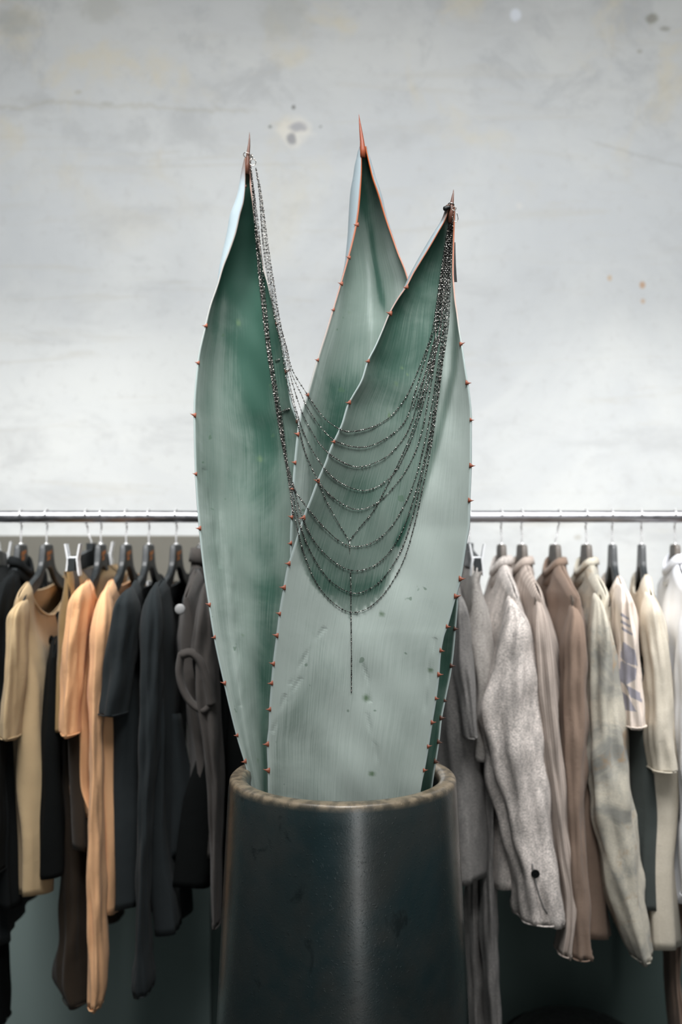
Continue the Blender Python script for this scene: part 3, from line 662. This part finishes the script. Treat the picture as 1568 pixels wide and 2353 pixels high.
def clip_hanger(hook, tip, label, lean=0):
    fr = Frame(hook, tip); t = empty('clip_hanger', fr.p(0, NT_), label, 'hanger', 'clip hangers on the rail')
    m = MB(); zb = NT_-.030
    us = [-.175+.35*i/20 for i in range(21)]; v, f = [], []
    for u in us:
        h_ = .020-.006*abs(u)/.175; zc = zb-.012*(abs(u)/.175)
        for sz, st in ((-1, -1), (1, -1), (1, 1), (-1, 1)): v.append(fr.p(u, zc+sz*h_, st*.007))
    for i in range(20):
        for k in range(4): f.append((i*4+k, i*4+(k+1) % 4, i*4+4+(k+1) % 4, i*4+4+k))
    f += [(0, 1, 2, 3), (83, 82, 81, 80)]
    m.add(v, f); m.box(fr.p(0, NT_-.012), (.014, .04, .03)); m.build('hanger_bar', M['hanger'], t, smooth=False)
    hook_wire(fr, t, NT_, lean)
    for u in (-.155, .155):
        m = MB()
        for tt in (-1, 1):
            v = [fr.p(u+a*.012, NT_+z_, tt*(.010+o)+q) for z_, o in ((.004, .006), (-.030, .000), (-.066, .004)) for a, q in ((-1, -.0018), (1, -.0018), (1, .0018), (-1, .0018))]
            f = [(0, 1, 2, 3), (11, 10, 9, 8)]
            for i in range(2):
                for k in range(4): f.append((i*4+k, i*4+(k+1) % 4, i*4+4+(k+1) % 4, i*4+4+k))
            m.add(v, f)
        m.tube([fr.p(u, NT_-.030, -.012), fr.p(u, NT_-.030, .012)], .006, 10)
        m.build('clip', M['clear'], t, smooth=False, label='clear plastic clip')
    return fr

# ---------------------------------------------------------------- garments
def garment(name, hook, tip, mat, rows, label, cat, un=.05, scoop=.02, sleeves=None, collar=None, L0=.215, L1=.20, T=.026, sleeve_mat=None,
            hem_tilt=0.0, group=None, farsleeve=True, folds=1.0, drop=0.0, res=1, trouser=False, seed=0, extra=None, ry=.045, sleeve_part='sleeve'):
    fr = Frame(hook, tip); side = -1 if hook < CX else 1; rnd = random.Random(seed+hook)
    t = empty(name, fr.p(0, NT_-.06), label, cat, group)
    yn = DR-L1
    zrow = [(-Z(r[0], yn), r[1], r[2]) for r in rows]          # keyed by -z so it increases downwards
    ztop_nom = NT_-.11 if not trouser else NT_-.05
    tn = fr.p(L0, 0); tf = fr.p(-L0, 0)
    R_ = [(-ztop_nom, tn.x, tf.x)]
    for k, n_, f_ in zrow:
        if k > -ztop_nom+.03: R_.append((k, X(n_, yn)-side*T*.6, X(f_, DR+L1)+side*T*.25))
    zh = -R_[-1][0]
    NU, NV = 72, 70
    ph = [rnd.uniform(0, 6.28) for _ in range(5)]; kk = [rnd.choice((3, 4, 5)), rnd.choice((6, 7, 8)), rnd.choice((10, 11, 13))]
    v, f, ring = [], [], []
    for j in range(NV+1):
        vv = (j/NV)**1.7
        for i in range(NU):
            th = 2*PI*i/NU; cu, st = math.cos(th), math.sin(th)          # cu=1 near end, st>0 the +x face
            u = math.copysign(abs(cu)**.80, cu); face = st*side < 0        # face turned to the middle of the picture = front
            if trouser: zt = NT_-.055
            else:
                ua = abs(u)*L0
                zt = zo(ua)+.008
                if ua < un:
                    base = zo(un)+.008; k = 1-(ua/un)**2
                    zt = base-(scoop if face else scoop*.32)*math.sqrt(max(k, 0))
                zt -= drop
            zb_ = zh+hem_tilt*u+.006*math.sin(th*3+ph[0])
            z = lerp(zt, zb_, vv)
            k = -z; 
            N = interp(R_, k, 1); Fx = interp(R_, k, 2)
            LL = lerp(L0, L1, sm((ztop_nom-z)/.15))
            if trouser: tz = .010+T*sm((zt-z)/.13)*(1+.25*vv)
            else:
                op = sm((un-ua)/.012)            # open at the neck, closed along the shoulder seam
                tz = lerp(.012*math.sqrt(cl((zt-z)/.016)), .012, op)+.0006+T*sm((zt-z)/.13)*(1+.25*vv)
            yn_ = fr.p(LL, 0).y; yf_ = fr.p(-LL, 0).y
            s = (u+1)/2; x = lerp(Fx, N, s); y = lerp(yf_, yn_, s)
            dd = Vector((N-Fx, yn_-yf_, 0)).normalized(); nn = Vector((-dd.y, dd.x, 0))
            a = folds*(.002+.013*sm((zt-z)/.5))
            fold = math.copysign(abs(st)**.75, st)*tz+a*(.55*math.sin(kk[0]*th+ph[1]+z*2.0)+.30*math.sin(kk[1]*th+ph[2]-z*3)+.16*math.sin(kk[2]*th+ph[3]+z*5))
            fold += folds*(.012*sm((zt-z)/.18)*mnoise.noise(Vector((seed+hook*.37+LL*u*16, st*1.5, z*3.2)))+.006*sm((zt-z)/.1)*mnoise.noise(Vector((hook*.7+LL*u*38, st*2, z*7))))
            fold += folds*.0035*math.sin(z*23+u*4+ph[4])*math.exp(-((zt-z-.18)/.12)**2)
            v.append(Vector((x, y, z))+nn*fold); ring.append(th*LL*1.4/.05)
    for j in range(NV):
        for i in range(NU): f.append((j*NU+i, j*NU+(i+1) % NU, (j+1)*NU+(i+1) % NU, (j+1)*NU+i))
    b = mesh('body' if not trouser else 'trouser_front', v, f, M[mat], t, attrs={'ring': ring})
    sd = b.modifiers.new('cloth_thickness', 'SOLIDIFY'); sd.thickness = .0022; sd.offset = -1
    def tube_part(pname, srows, y_, ry_, m_, dx=0.0, wscale=1.0, dy0=.03, keep_top=None):
        zz = [(-Z(r[0], y_ if keep_top is None else keep_top), X(min(r[1], r[2]), y_ if keep_top is None else keep_top), X(max(r[1], r[2]), y_ if keep_top is None else keep_top)) for r in srows]
        n = 54*res; NS = 40*res; v, f, ring = [], [], []
        p1, p2, p3 = rnd.uniform(0, 6), rnd.uniform(0, 6), rnd.uniform(0, 6)
        for j in range(n+1):
            k = lerp(zz[0][0], zz[-1][0], j/n); a, b_ = interp(zz, k, 1), interp(zz, k, 2)
            c_ = (a+b_)/2+dx; rx = (b_-a)/2*wscale; dome = math.sqrt(1-(1-min(1, j/7/res))**2)
            drop = -k
            for i in range(NS):
                th = 2*PI*i/NS
                w1 = .10*math.sin(5*th+p1+k*9)+.06*math.sin(9*th+p2-k*14)+.05*math.sin(k*48+2*th+p3)
                q_ = Vector((p1*3+math.cos(th)*1.5, p2+math.sin(th)*1.5, k*5)); cr = 1-abs(mnoise.noise(q_*1.35))*2.2
                w1 += .26*mnoise.noise(q_)+.14*(cr-.5)+.09*mnoise.noise(Vector((q_.x*2.6, q_.y*2.6, k*17)))
                rr = (1+w1*folds*min(1, j/10/res))
                v.append((c_+rx*max(dome, .12)*rr*math.cos(th), y_+dy0*(1-dome)+ry_*max(dome, .12)*(1+w1*.7*folds)*math.sin(th), drop+.004*math.sin(2*th+p1)*(j == n)))
                ring.append(th*3.2)
        for j in range(n):
            for i in range(NS): f.append((j*NS+i, (j+1)*NS+i, (j+1)*NS+(i+1) % NS, j*NS+(i+1) % NS))
        f.append(tuple(range(NS)))
        o = mesh(pname, v, f, m_, t, attrs={'ring': ring})
        sd = o.modifiers.new('cloth_thickness', 'SOLIDIFY'); sd.thickness = .0022; sd.offset = -1
        # turned cuff
        c = MB(); k = zz[-1][0]; a, b_ = interp(zz, k, 1), interp(zz, k, 2)
        pts = [(((a+b_)/2+dx)+(b_-a)/2*wscale*1.03*(1+.10*math.sin(5*2*PI*i/36+p1+k*9)*folds)*math.cos(2*PI*i/36), y_+ry_*1.03*math.sin(2*PI*i/36), -k+.002) for i in range(37)]
        c.tube(pts, .0015, 6, False)
        c.build('cuff', m_, o)
        return o
    sm_ = M[sleeve_mat or mat]
    if sleeves:
        so = tube_part(sleeve_part, sleeves, DR-L1-.012, ry, sm_)
        if farsleeve:
            y2 = DR+L1+.015; srows = sleeves
            zz0 = Z(sleeves[0][0], DR-L1); Fx0 = interp(R_, -zz0, 2); cn = X((sleeves[0][1]+sleeves[0][2])/2, DR-L1)
            tube_part(sleeve_part, sleeves, y2, ry*.8, sm_, dx=Fx0-cn-side*.004, wscale=.55, dy0=-.03, keep_top=DR-L1-.012)
    if collar:
        h_, cu_, ct_ = collar; v, f = [], []; NC = 40
        for j, (fz, fr_) in enumerate(((-.018, 1.12), (0, 1.0), (h_*.6, .93), (h_, .90), (h_+.002, .96), (h_*.75, 1.0), (h_*.3, 1.05))):
            for i in range(NC):
                th = 2*PI*i/NC; u, tt = math.cos(th)*cu_*fr_, math.sin(th)*ct_*fr_
                front = max(0, -math.sin(th)*side)
                v.append(fr.p(u, zo(.05)-.004+fz-.028*front**2, tt))
        for j in range(6):
            for i in range(NC): f.append((j*NC+i, j*NC+(i+1) % NC, (j+1)*NC+(i+1) % NC, (j+1)*NC+i))
        o = mesh('collar', v, f, sm_, t); sd = o.modifiers.new('cloth_thickness', 'SOLIDIFY'); sd.thickness = .003
    elif not trouser:
        c = MB(); pts = []
        for i in range(49):
            th = 2*PI*i/48; u = math.cos(th)*un; st = math.sin(th); face = st*side < 0
            z = zo(un)+.008-(scoop if face else scoop*.32)*math.sqrt(max(0, 1-(u/un)**2))
            zz_ = -z; N = interp(R_, zz_, 1)
            w_ = .011+.004*abs(st)
            pts.append(fr.p(u, z-drop, math.copysign(abs(st)**.7, st)*w_))
        c.tube(pts, .0030, 8, False); c.build('neckband', sm_, t)
    if extra: extra(t, fr, R_, tube_part)
    return t

FB = dict(
    char=fabric('charcoal_jersey', srgb(38, 43, 45), sheen=.04), black=fabric('black_cotton', srgb(9, 12, 12), sheen=0.0), black2=fabric('washed_black_cotton', srgb(22, 25, 26), sheen=0.0),
    navy=fabric('blue_black_wool', srgb(28, 35, 38), sheen=.04), olive=fabric('olive_tan_cotton', srgb(186, 162, 126)), tan=fabric('sand_orange_cotton', srgb(226, 174, 128)),
    tan2=fabric('pale_sand_cotton', srgb(226, 176, 132)), khaki_shade=fabric('shaded_khaki_twill', srgb(46, 37, 28)), khaki=fabric('khaki_brown_twill', srgb(142, 116, 78)), greybr=fabric('grey_brown_twill', srgb(74, 70, 67)),  # the dark twill is khaki with shade painted into its colour
    greyh=fabric('grey_heather_knit', srgb(190, 184, 178), .55, srgb(92, 90, 88)), greyl=fabric('pale_heather_wool', srgb(240, 230, 223), .7, srgb(104, 102, 100)),
    greyd=fabric('dark_heather_knit', srgb(140, 137, 134), .55, srgb(70, 70, 70)),
    taupe=fabric('ribbed_taupe_knit', srgb(190, 176, 166), .15, None, None, 9.0), brown=fabric('faded_brown_cotton', srgb(138, 118, 104), .15, srgb(112, 96, 84)),
    denim=fabric('stained_sage_denim', srgb(208, 201, 184), .3, srgb(150, 147, 140), (srgb(146, 146, 140), srgb(166, 142, 114))),
    print=fabric('beige_jersey_with_slate_print', srgb(232, 218, 206), print_=srgb(150, 148, 160)),
    beige=fabric('pale_beige_jersey', srgb(232, 218, 206)), dgreen=fabric('dark_grey_green_cotton', srgb(70, 76, 74)),
    cream=fabric('cream_loose_knit', srgb(222, 213, 196), .2, srgb(180, 170, 150)), white=fabric('white_shirting', srgb(236, 238, 244)),
    label_=fabric('white_label_tape', srgb(220, 220, 220)), grpatch=fabric('slate_print', srgb(152, 152, 160)))
M.update(FB)

def front_y(t, px, py, part='sleeve'):
    b = 9
    for o in t.children:
        if o.name.startswith(part):
            og = base_of(t)
            for v_ in o.data.vertices:
                p = v_.co+og; q = PX(p)
                if math.hypot(q[0]-px, q[1]-py) < 14: b = min(b, p.y)
    return b
# left side, from the left edge of the picture inwards
clip_hanger(-18, -62, 'black clip hanger at the far left edge carrying dark trousers')
def legs(rows_list, mat, ry_=.05, depth=.1):
    def fn(t, fr, R_, tp):
        for k, (rows, dy) in enumerate(rows_list): tp('leg', rows, DR-depth+dy, ry_, M[mat], keep_top=None)
    return fn
garment('trousers', -18, -62, 'navy', [(1400, -70, 18), (1700, -60, 44), (2000, -58, 62), (2190, -55, 64)], 'blue-black trousers clipped to a hanger at the left edge', 'trousers', trouser=True,
        T=.022, extra=legs([([(2080, -22, 12), (2200, -20, 13), (2345, -16, 17)], 0)], 'black'))
hanger(48, -8, 'black hanger with copper lettering, leftmost on the rail')
garment('jacket', 48, -8, 'black2', [(1360, -14, 66), (1450, -22, 62), (1700, -24, 52), (2000, -16, 56), (2090, -14, 58)], 'black jacket hanging beside the olive shirt at left', 'jacket', un=.07, scoop=.06,
        sleeves=[(1318, 2, 34), (1400, -14, 26), (1550, -22, 18), (1750, -26, 10), (2000, -24, 8)], collar=(.02, .056, .024))
hanger(107, 46, 'black hanger with copper lettering holding the olive tan shirt')
def toggle(t, fr, R_, tp):
    m = MB(); m.ball(fr.p(.02, NT_-.165, .036), .010, 1, 12, 8); m.tube([fr.p(.025, NT_-.165, .034), fr.p(.02, NT_-.20, .040), fr.p(.03, NT_-.26, .042), fr.p(.02, NT_-.40, .042)], .0055, 8)
    m.build('drawcord', M['black'], t, label='black cord and toggle')
garment('shirt', 107, 46, 'olive', [(1400, 26, 152), (1450, 22, 148), (1520, 36, 130), (1600, 46, 114), (1700, 51, 104), (1850, 53, 94), (1950, 56, 86), (2065, 59, 78)], 'olive tan short-sleeved shirt with a black drawcord at the neck', 'shirt',
        un=.145, scoop=.085, sleeves=[(1378, 40, 62), (1430, 24, 58), (1500, 20, 60), (1600, 13, 53), (1690, 8, 46)], T=.022, extra=toggle, farsleeve=False, ry=.05)
garment('vest', 150, 96, 'black', [(1440, 112, 170), (1600, 108, 165), (1800, 100, 160), (1995, 98, 158), (2015, 98, 158)], 'black sleeveless garment between the olive shirt and the tan clothes', 'vest', un=.12, scoop=.10, T=.016, drop=.13)
clip_hanger(210, 156, 'black clip hanger with clear clips left of the sand-coloured sweaters', lean=-.012)
garment('shorts', 210, 156, 'khaki', [(1340, 150, 292), (1400, 150, 278), (1550, 152, 262), (1690, 158, 250)], 'lit top of wrinkled khaki trousers clipped up behind the sand-coloured sweaters', 'shorts', trouser=True, T=.014, folds=1.8)  # lit part of the trousers, ends where the shaded part begins
def shaded_legs(t, fr, R_, tp):
    tp('leg', [(1640, 142, 196), (1900, 152, 205), (2000, 146, 205), (2150, 138, 206), (2240, 126, 210), (2290, 150, 212)], DR-.10, .05, M['khaki_shade'])
    tp('leg', [(1650, 250, 276), (1800, 250, 276), (2000, 250, 279), (2105, 244, 282)], DR+.13, .05, M['khaki_shade'])
garment('trousers', 210, 156, 'khaki_shade', [(1340, 156, 284), (1400, 158, 270), (1550, 160, 256), (1700, 172, 254), (1850, 178, 252), (1960, 180, 250)], 'shade-darkened khaki trousers hanging low under the sand-coloured sweaters', 'trousers', trouser=True, T=.006, folds=.7, extra=shaded_legs)  # lower part of the khaki trousers, shade given as a darker colour
hanger(232, 188, 'black hanger with copper lettering holding the first sand-coloured sweater')
garment('sweater', 232, 188, 'tan', [(1380, 168, 216), (1450, 170, 214), (1600, 180, 214), (1700, 182, 214), (1800, 180, 211), (1885, 200, 212)], 'sand-orange sweater with a short turned-up sleeve', 'sweater',
        un=.13, scoop=.07, sleeves=[(1338, 180, 208), (1390, 164, 206), (1480, 153, 199), (1600, 146, 190), (1682, 145, 186)], T=.020, farsleeve=False, ry=.05)
hanger(290, 240, 'black hanger with copper lettering holding the long-sleeved sand sweater')
garment('sweater', 290, 240, 'tan2', [(1380, 222, 276), (1500, 226, 268), (1700, 234, 262), (1900, 238, 264), (2100, 238, 272)], 'long sand sweater whose sleeve hangs lowest on the left side', 'sweater',
        un=.13, scoop=.07, sleeves=[(1347, 226, 254), (1400, 213, 264), (1500, 208, 254), (1600, 208, 246), (1700, 211, 238), (1900, 207, 240), (2100, 205, 243), (2250, 207, 246), (2302, 208, 236)], T=.018, farsleeve=False)
hanger(342, 297, 'black hanger with copper lettering holding the charcoal tee')
def necktag(t, fr, R_, tp):
    m = MB(); m.box(fr.p(-.03, NT_-.093, -.006), (.004, .038, .010)); m.build('neck_label', M['label_'], t, smooth=False, label='small grey woven label')
garment('tee_shirt', 342, 297, 'char', [(1400, 276, 348), (1500, 270, 335), (1700, 268, 322), (1900, 268, 320), (2095, 272, 318)], 'charcoal short-sleeved tee next to the sand sweaters', 'tee shirt',
        un=.13, scoop=.085, sleeves=[(1350, 282, 310), (1410, 262, 318), (1500, 249, 308), (1600, 233, 298), (1636, 229, 292)], T=.022, extra=necktag, ry=.055, farsleeve=False)
hanger(405, 356, 'black hanger with copper lettering holding the long-sleeved charcoal top')
garment('long_sleeved_top', 405, 356, 'char', [(1400, 334, 418), (1600, 342, 404), (1800, 346, 398), (2000, 356, 396), (2060, 366, 396), (2150, 376, 392)], 'charcoal long-sleeved top with one sleeve hanging far below its hem', 'top',
        un=.125, scoop=.08, sleeves=[(1340, 338, 370), (1400, 323, 378), (1500, 322, 372), (1700, 322, 364), (1900, 320, 352), (2100, 316, 347), (2200, 314, 349), (2248, 306, 357), (2272, 314, 350)], T=.020, farsleeve=False)
hanger(463, 430, 'black hanger holding the grey-brown jacket at the left agave leaf')
def straps(t, fr, R_, tp):
    y_ = DR-.25; m = MB()
    for pts, r in (([(418, 1500), (412, 1540), (420, 1580), (440, 1615), (468, 1632), (486, 1618)], .008), ([(418, 1505), (440, 1500), (462, 1520), (478, 1570), (486, 1618)], .010)):
        m.tube([P(a, b, y_) for a, b in spline(pts, 6)], r, 10)
    for vv in m.v: vv.y = y_+(vv.y-y_)*1.8
    m.build('belt_loop', M['greybr'], t, label='hanging fabric belt loop')
    m = MB(); m.ball(P(414, 1400, y_-.005), .0115, .35, 16, 10); m.build('snap_button', M['brushed'], t, label='large pale metal snap')
    m = MB(); v = []; n_ = 20
    for j in range(n_+1):
        k = j/n_; yb = lerp(1640, 1982, k)
        l_, r_ = interp([(0, 378), (.3, 372), (1, 372)], k), interp([(0, 412), (.4, 440), (.82, 486), (1, 487)], k)
        for i in range(13):
            s = i/12; px_ = lerp(l_, r_, s); py_ = yb-(s*60*k**2)
            v.append(P(px_, py_, DR-.14+.012*math.sin(s*7+k*3)))
    m.add(v, [(j*13+i, j*13+i+1, j*13+14+i, j*13+13+i) for j in range(n_) for i in range(12)])
    o = m.build('front_panel', M['char'], t, label='wide loose charcoal panel'); o.modifiers.new('cloth_thickness', 'SOLIDIFY').thickness = .004
garment('jacket', 463, 430, 'greybr', [(1380, 434, 520), (1500, 424, 520), (1650, 440, 530), (1800, 452, 540), (1980, 452, 545)], 'grey-brown jacket with a hanging belt loop beside the left agave leaf', 'jacket',
        un=.06, scoop=.10, sleeves=[(1335, 456, 486), (1400, 452, 500), (1500, 446, 500), (1600, 452, 505), (1800, 480, 512), (2115, 491, 508)], collar=(.04, .056, .024), T=.03, extra=straps, ry=.05)
for hk, tp_, nr_, rows in ((530, 500, 'long black coat hanging behind the left agave leaf', [(1400, 500, 580), (1700, 466, 590), (1850, 420, 590), (2046, 402, 600)]),
                          (590, 566, 'black garment hanging behind the planter, left of its rim', [(1400, 540, 620), (1700, 520, 640), (1950, 514, 640), (2090, 512, 650)])):
    hanger(hk, tp_, 'black hanger of the '+nr_, logo=False)
    garment('coat', hk, tp_, 'black', rows, nr_, 'coat', T=.03, seed=2)

# right side, from the agave outwards
hanger(1030, 1050, 'black hanger behind the right agave leaf holding the grey tee', logo=False)
garment('tee_shirt', 1030, 1050, 'greyd', [(1400, 1062, 1000), (1600, 1082, 1005), (1800, 1090, 1010), (2032, 1096, 1015)], 'grey heathered tee half hidden by the right agave leaf', 'tee shirt',
        un=.08, scoop=.05, sleeves=[(1365, 1048, 1068), (1420, 1042, 1076), (1500, 1042, 1084), (1600, 1054, 1092), (1690, 1066, 1096)], T=.03, farsleeve=False)
clip_hanger(1079, 1102, 'clip hanger tight against the right agave leaf')
def gl(t, fr, R_, tp):
    tp('leg', [(1560, 1092, 1132), (1700, 1098, 1136), (1900, 1106, 1134), (2100, 1106, 1140), (2400, 1120, 1152)], DR-.12, .06, M['greyd'])
    tp('leg', [(1900, 1072, 1100), (2080, 1070, 1100), (2250, 1076, 1112), (2400, 1082, 1122)], DR-.05, .06, M['greyd'])
    for px_ in (1088, 1097):
        m = MB(); m.tube([P(px_, 1300, DR-.17), P(px_-2, 1340, DR-.20), P(px_-6, 1400, DR-.205)], .0016, 6); m.build('drawstring', M['greyh'], t)
garment('trousers', 1079, 1102, 'greyh', [(1340, 1108, 1062), (1420, 1118, 1058), (1500, 1128, 1062), (1600, 1131, 1072), (1750, 1130, 1080)], 'grey heathered drawstring trousers whose legs reach the bottom of the view', 'trousers', trouser=True, T=.026, extra=gl, folds=1.3)
hanger(1153, 1185, 'dark hanger holding the pale heathered wool cardigan', logo=False, mat='brownwood')
def cardi(t, fr, R_, tp):
    y_ = front_y(t, 1231, 2008)-.002; m = MB(); m.torus(P(1231, 2008, y_), .0068, .0024, (0, 1, 0), 20, 8); m.ball(P(1231, 2008, y_), .0066, .3, 12, 6); m.build('button', M['black'], t, label='dark round cuff button')
    m = MB(); pts = [P(a, b, front_y(t, a, b)-.0005) for a, b in ((1224, 1985), (1226, 2000), (1232, 2030), (1240, 2060), (1250, 2085), (1258, 2100))]
    m.tube(pts, .0020, 6); m.build('cuff_slit', M['greyd'], t)
garment('cardigan', 1153, 1185, 'greyl', [(1350, 1184, 1122), (1430, 1208, 1118), (1520, 1212, 1128), (1650, 1215, 1132), (1850, 1218, 1138), (2046, 1210, 1145)], 'pale grey heathered wool cardigan with a buttoned cuff', 'cardigan',
        sleeves=[(1372, 1158, 1192), (1430, 1150, 1216), (1520, 1132, 1224), (1620, 1106, 1234), (1750, 1124, 1243), (1900, 1158, 1262), (2000, 1177, 1281), (2105, 1190, 1302)], collar=(.022, .056, .024), T=.032, extra=cardi, ry=.06, farsleeve=False)
hanger(1200, 1240, 'dark hanger holding the ribbed taupe jacket', logo=False, mat='brownwood')
garment('jacket', 1200, 1240, 'taupe', [(1350, 1238, 1175), (1420, 1258, 1190), (1550, 1270, 1210), (1750, 1278, 1235), (2000, 1300, 1262), (2060, 1306, 1268)], 'ribbed taupe jacket with a narrow ribbed cuff', 'jacket',
        sleeves=[(1372, 1228, 1248), (1420, 1222, 1263), (1520, 1226, 1273), (1650, 1238, 1283), (1800, 1256, 1296), (1950, 1274, 1312), (2060, 1290, 1323), (2110, 1290, 1318), (2182, 1278, 1311)], collar=(.020, .056, .024), T=.022, farsleeve=False)
hanger(1276, 1325, 'dark hanger holding the faded brown sweatshirt', logo=False, lean=.010, mat='brownwood')
garment('sweatshirt', 1276, 1325, 'brown', [(1350, 1318, 1250), (1420, 1342, 1262), (1600, 1344, 1272), (1800, 1344, 1282), (2000, 1372, 1312), (2165, 1385, 1318)], 'faded brown sweatshirt with a dropped shoulder seam', 'sweatshirt',
        sleeves=[(1385, 1306, 1334), (1430, 1300, 1346), (1520, 1290, 1346), (1700, 1287, 1346), (1900, 1292, 1342), (2050, 1298, 1348), (2190, 1304, 1360)], collar=(.018, .056, .024), T=.026, farsleeve=False)
hanger(1348, 1392, 'dark hanger holding the stained sage denim jacket', logo=False, mat='brownwood')
garment('denim_jacket', 1348, 1392, 'denim', [(1350, 1382, 1330), (1420, 1396, 1348), (1600, 1420, 1352), (1800, 1430, 1362), (2000, 1446, 1385), (2120, 1450, 1396)], 'pale sage denim jacket with rusty stains', 'jacket',
        sleeves=[(1365, 1362, 1388), (1420, 1356, 1400), (1500, 1352, 1412), (1620, 1348, 1425), (1750, 1346, 1441), (1850, 1352, 1453), (1950, 1372, 1467), (2050, 1392, 1480), (2150, 1428, 1491), (2190, 1448, 1490)], collar=(.018, .056, .024), T=.022, ry=.055, farsleeve=False)
hanger(1408, 1434, 'dark hanger holding the beige tee with slate print patches', logo=False)
PRINT = [[(1432, 1474), (1460, 1494), (1466, 1530), (1440, 1524), (1426, 1510)], [(1428, 1518), (1464, 1537), (1461, 1562), (1438, 1574), (1420, 1562)], [(1436, 1572), (1472, 1592), (1476, 1614), (1450, 1602)], [(1422, 1583), (1444, 1600), (1464, 1636), (1430, 1630)],
         [(1428, 1408), (1446, 1420), (1445, 1425), (1426, 1414)], [(1428, 1424), (1450, 1438), (1449, 1443), (1426, 1430)], [(1430, 1440), (1455, 1456), (1454, 1461), (1428, 1446)]]
def inpoly(x, y, q):
    c = False
    for i in range(len(q)):
        (x1, y1), (x2, y2) = q[i], q[i-1]
        if (y1 > y) != (y2 > y) and x < (x2-x1)*(y-y1)/(y2-y1)+x1: c = not c
    return c
def patches(t, fr, R_, tp):
    me = [o for o in t.children if o.name.startswith('sleeve')][0].data; og = base_of(t)
    at = me.attributes.new('patch', 'FLOAT', 'POINT'); vals = []
    for v_ in me.vertices:
        p = v_.co+og; q = PX(p); vals.append(.9 if p.y < DR-.2 and any(inpoly(q[0], q[1], k) for k in PRINT) else 0.0)
    at.data.foreach_set('value', vals)
garment('tee_shirt', 1408, 1434, 'beige', [(1360, 1446, 1392), (1440, 1460, 1404), (1560, 1462, 1416), (1640, 1466, 1425), (1672, 1470, 1430)], 'beige short-sleeved tee with slate grey print patches', 'tee shirt',
        un=.11, scoop=.05, res=3, sleeves=[(1342, 1422, 1440), (1400, 1412, 1455), (1500, 1419, 1464), (1600, 1420, 1473), (1664, 1424, 1479)], T=.018, farsleeve=False, ry=.05, extra=patches, sleeve_mat='print')
garment('vest', 1440, 1470, 'dgreen', [(1450, 1480, 1420), (1600, 1500, 1430), (1800, 1502, 1440), (2100, 1504, 1452)], 'dark grey-green garment between the patched tee and the cream knit', 'vest', un=.13, scoop=.10, T=.018, drop=.16)
hanger(1475, 1497, 'dark hanger holding the cream loose knit', logo=False)
garment('knit_top', 1475, 1497, 'cream', [(1360, 1502, 1462), (1440, 1518, 1468), (1600, 1530, 1474), (1800, 1532, 1490), (2000, 1536, 1498), (2190, 1540, 1512)], 'cream loose knit top with a frayed half sleeve', 'top',
        un=.10, scoop=.05, sleeves=[(1362, 1484, 1504), (1420, 1474, 1520), (1550, 1486, 1535), (1700, 1489, 1545), (1766, 1492, 1551)], T=.020, farsleeve=False)
hanger(1552, 1590, 'dark hanger at the right edge holding the white shirt', logo=False, mat='brownwood')
garment('shirt', 1552, 1590, 'white', [(1350, 1590, 1530), (1450, 1606, 1532), (1700, 1612, 1538), (2085, 1620, 1545)], 'white collared shirt at the right edge of the rail', 'shirt',
        sleeves=[(1385, 1575, 1605), (1450, 1564, 1622), (1700, 1560, 1622), (2060, 1570, 1625)], collar=(.026, .056, .024), T=.026)
clip_hanger(1650, 1700, 'clip hanger just beyond the right edge')
garment('trousers', 1650, 1700, 'brown', [(1400, 1700, 1600), (1800, 1720, 1590), (2000, 1700, 1580)], 'taupe trousers at the far right with one leg showing low down', 'trousers', trouser=True,
        extra=legs([([(1990, 1548, 1590), (2200, 1536, 1556), (2400, 1546, 1566)], .0)], 'brown'))

# ---------------------------------------------------------------- black pouf low under the right rail
pf = empty('pouf', (X(1318, 2.45), 2.45, 0), 'black rounded pouf low on the floor under the right rail', 'pouf')
m = MB(); v = []; cx_ = X(1318, 2.45); prof = [(.02, .0), (.14, .0), (.17, .03), (.182, .10), (.182, .18), (.172, .225), (.14, .255), (.08, .275), (.0005, .282)]
for r, z in prof:
    for j in range(48): v.append((cx_+r*math.cos(2*PI*j/48), 2.45+r*math.sin(2*PI*j/48), z))
m.add(v, [(i*48+j, i*48+(j+1) % 48, (i+1)*48+(j+1) % 48, (i+1)*48+j) for i in range(len(prof)-1) for j in range(48)]); m.build('cushion', M['bag'], pf)
m = MB(); m.torus((cx_, 2.45, .228), .1735, .004, (0, 0, 1), 48, 8); m.build('piping', M['black'], pf)
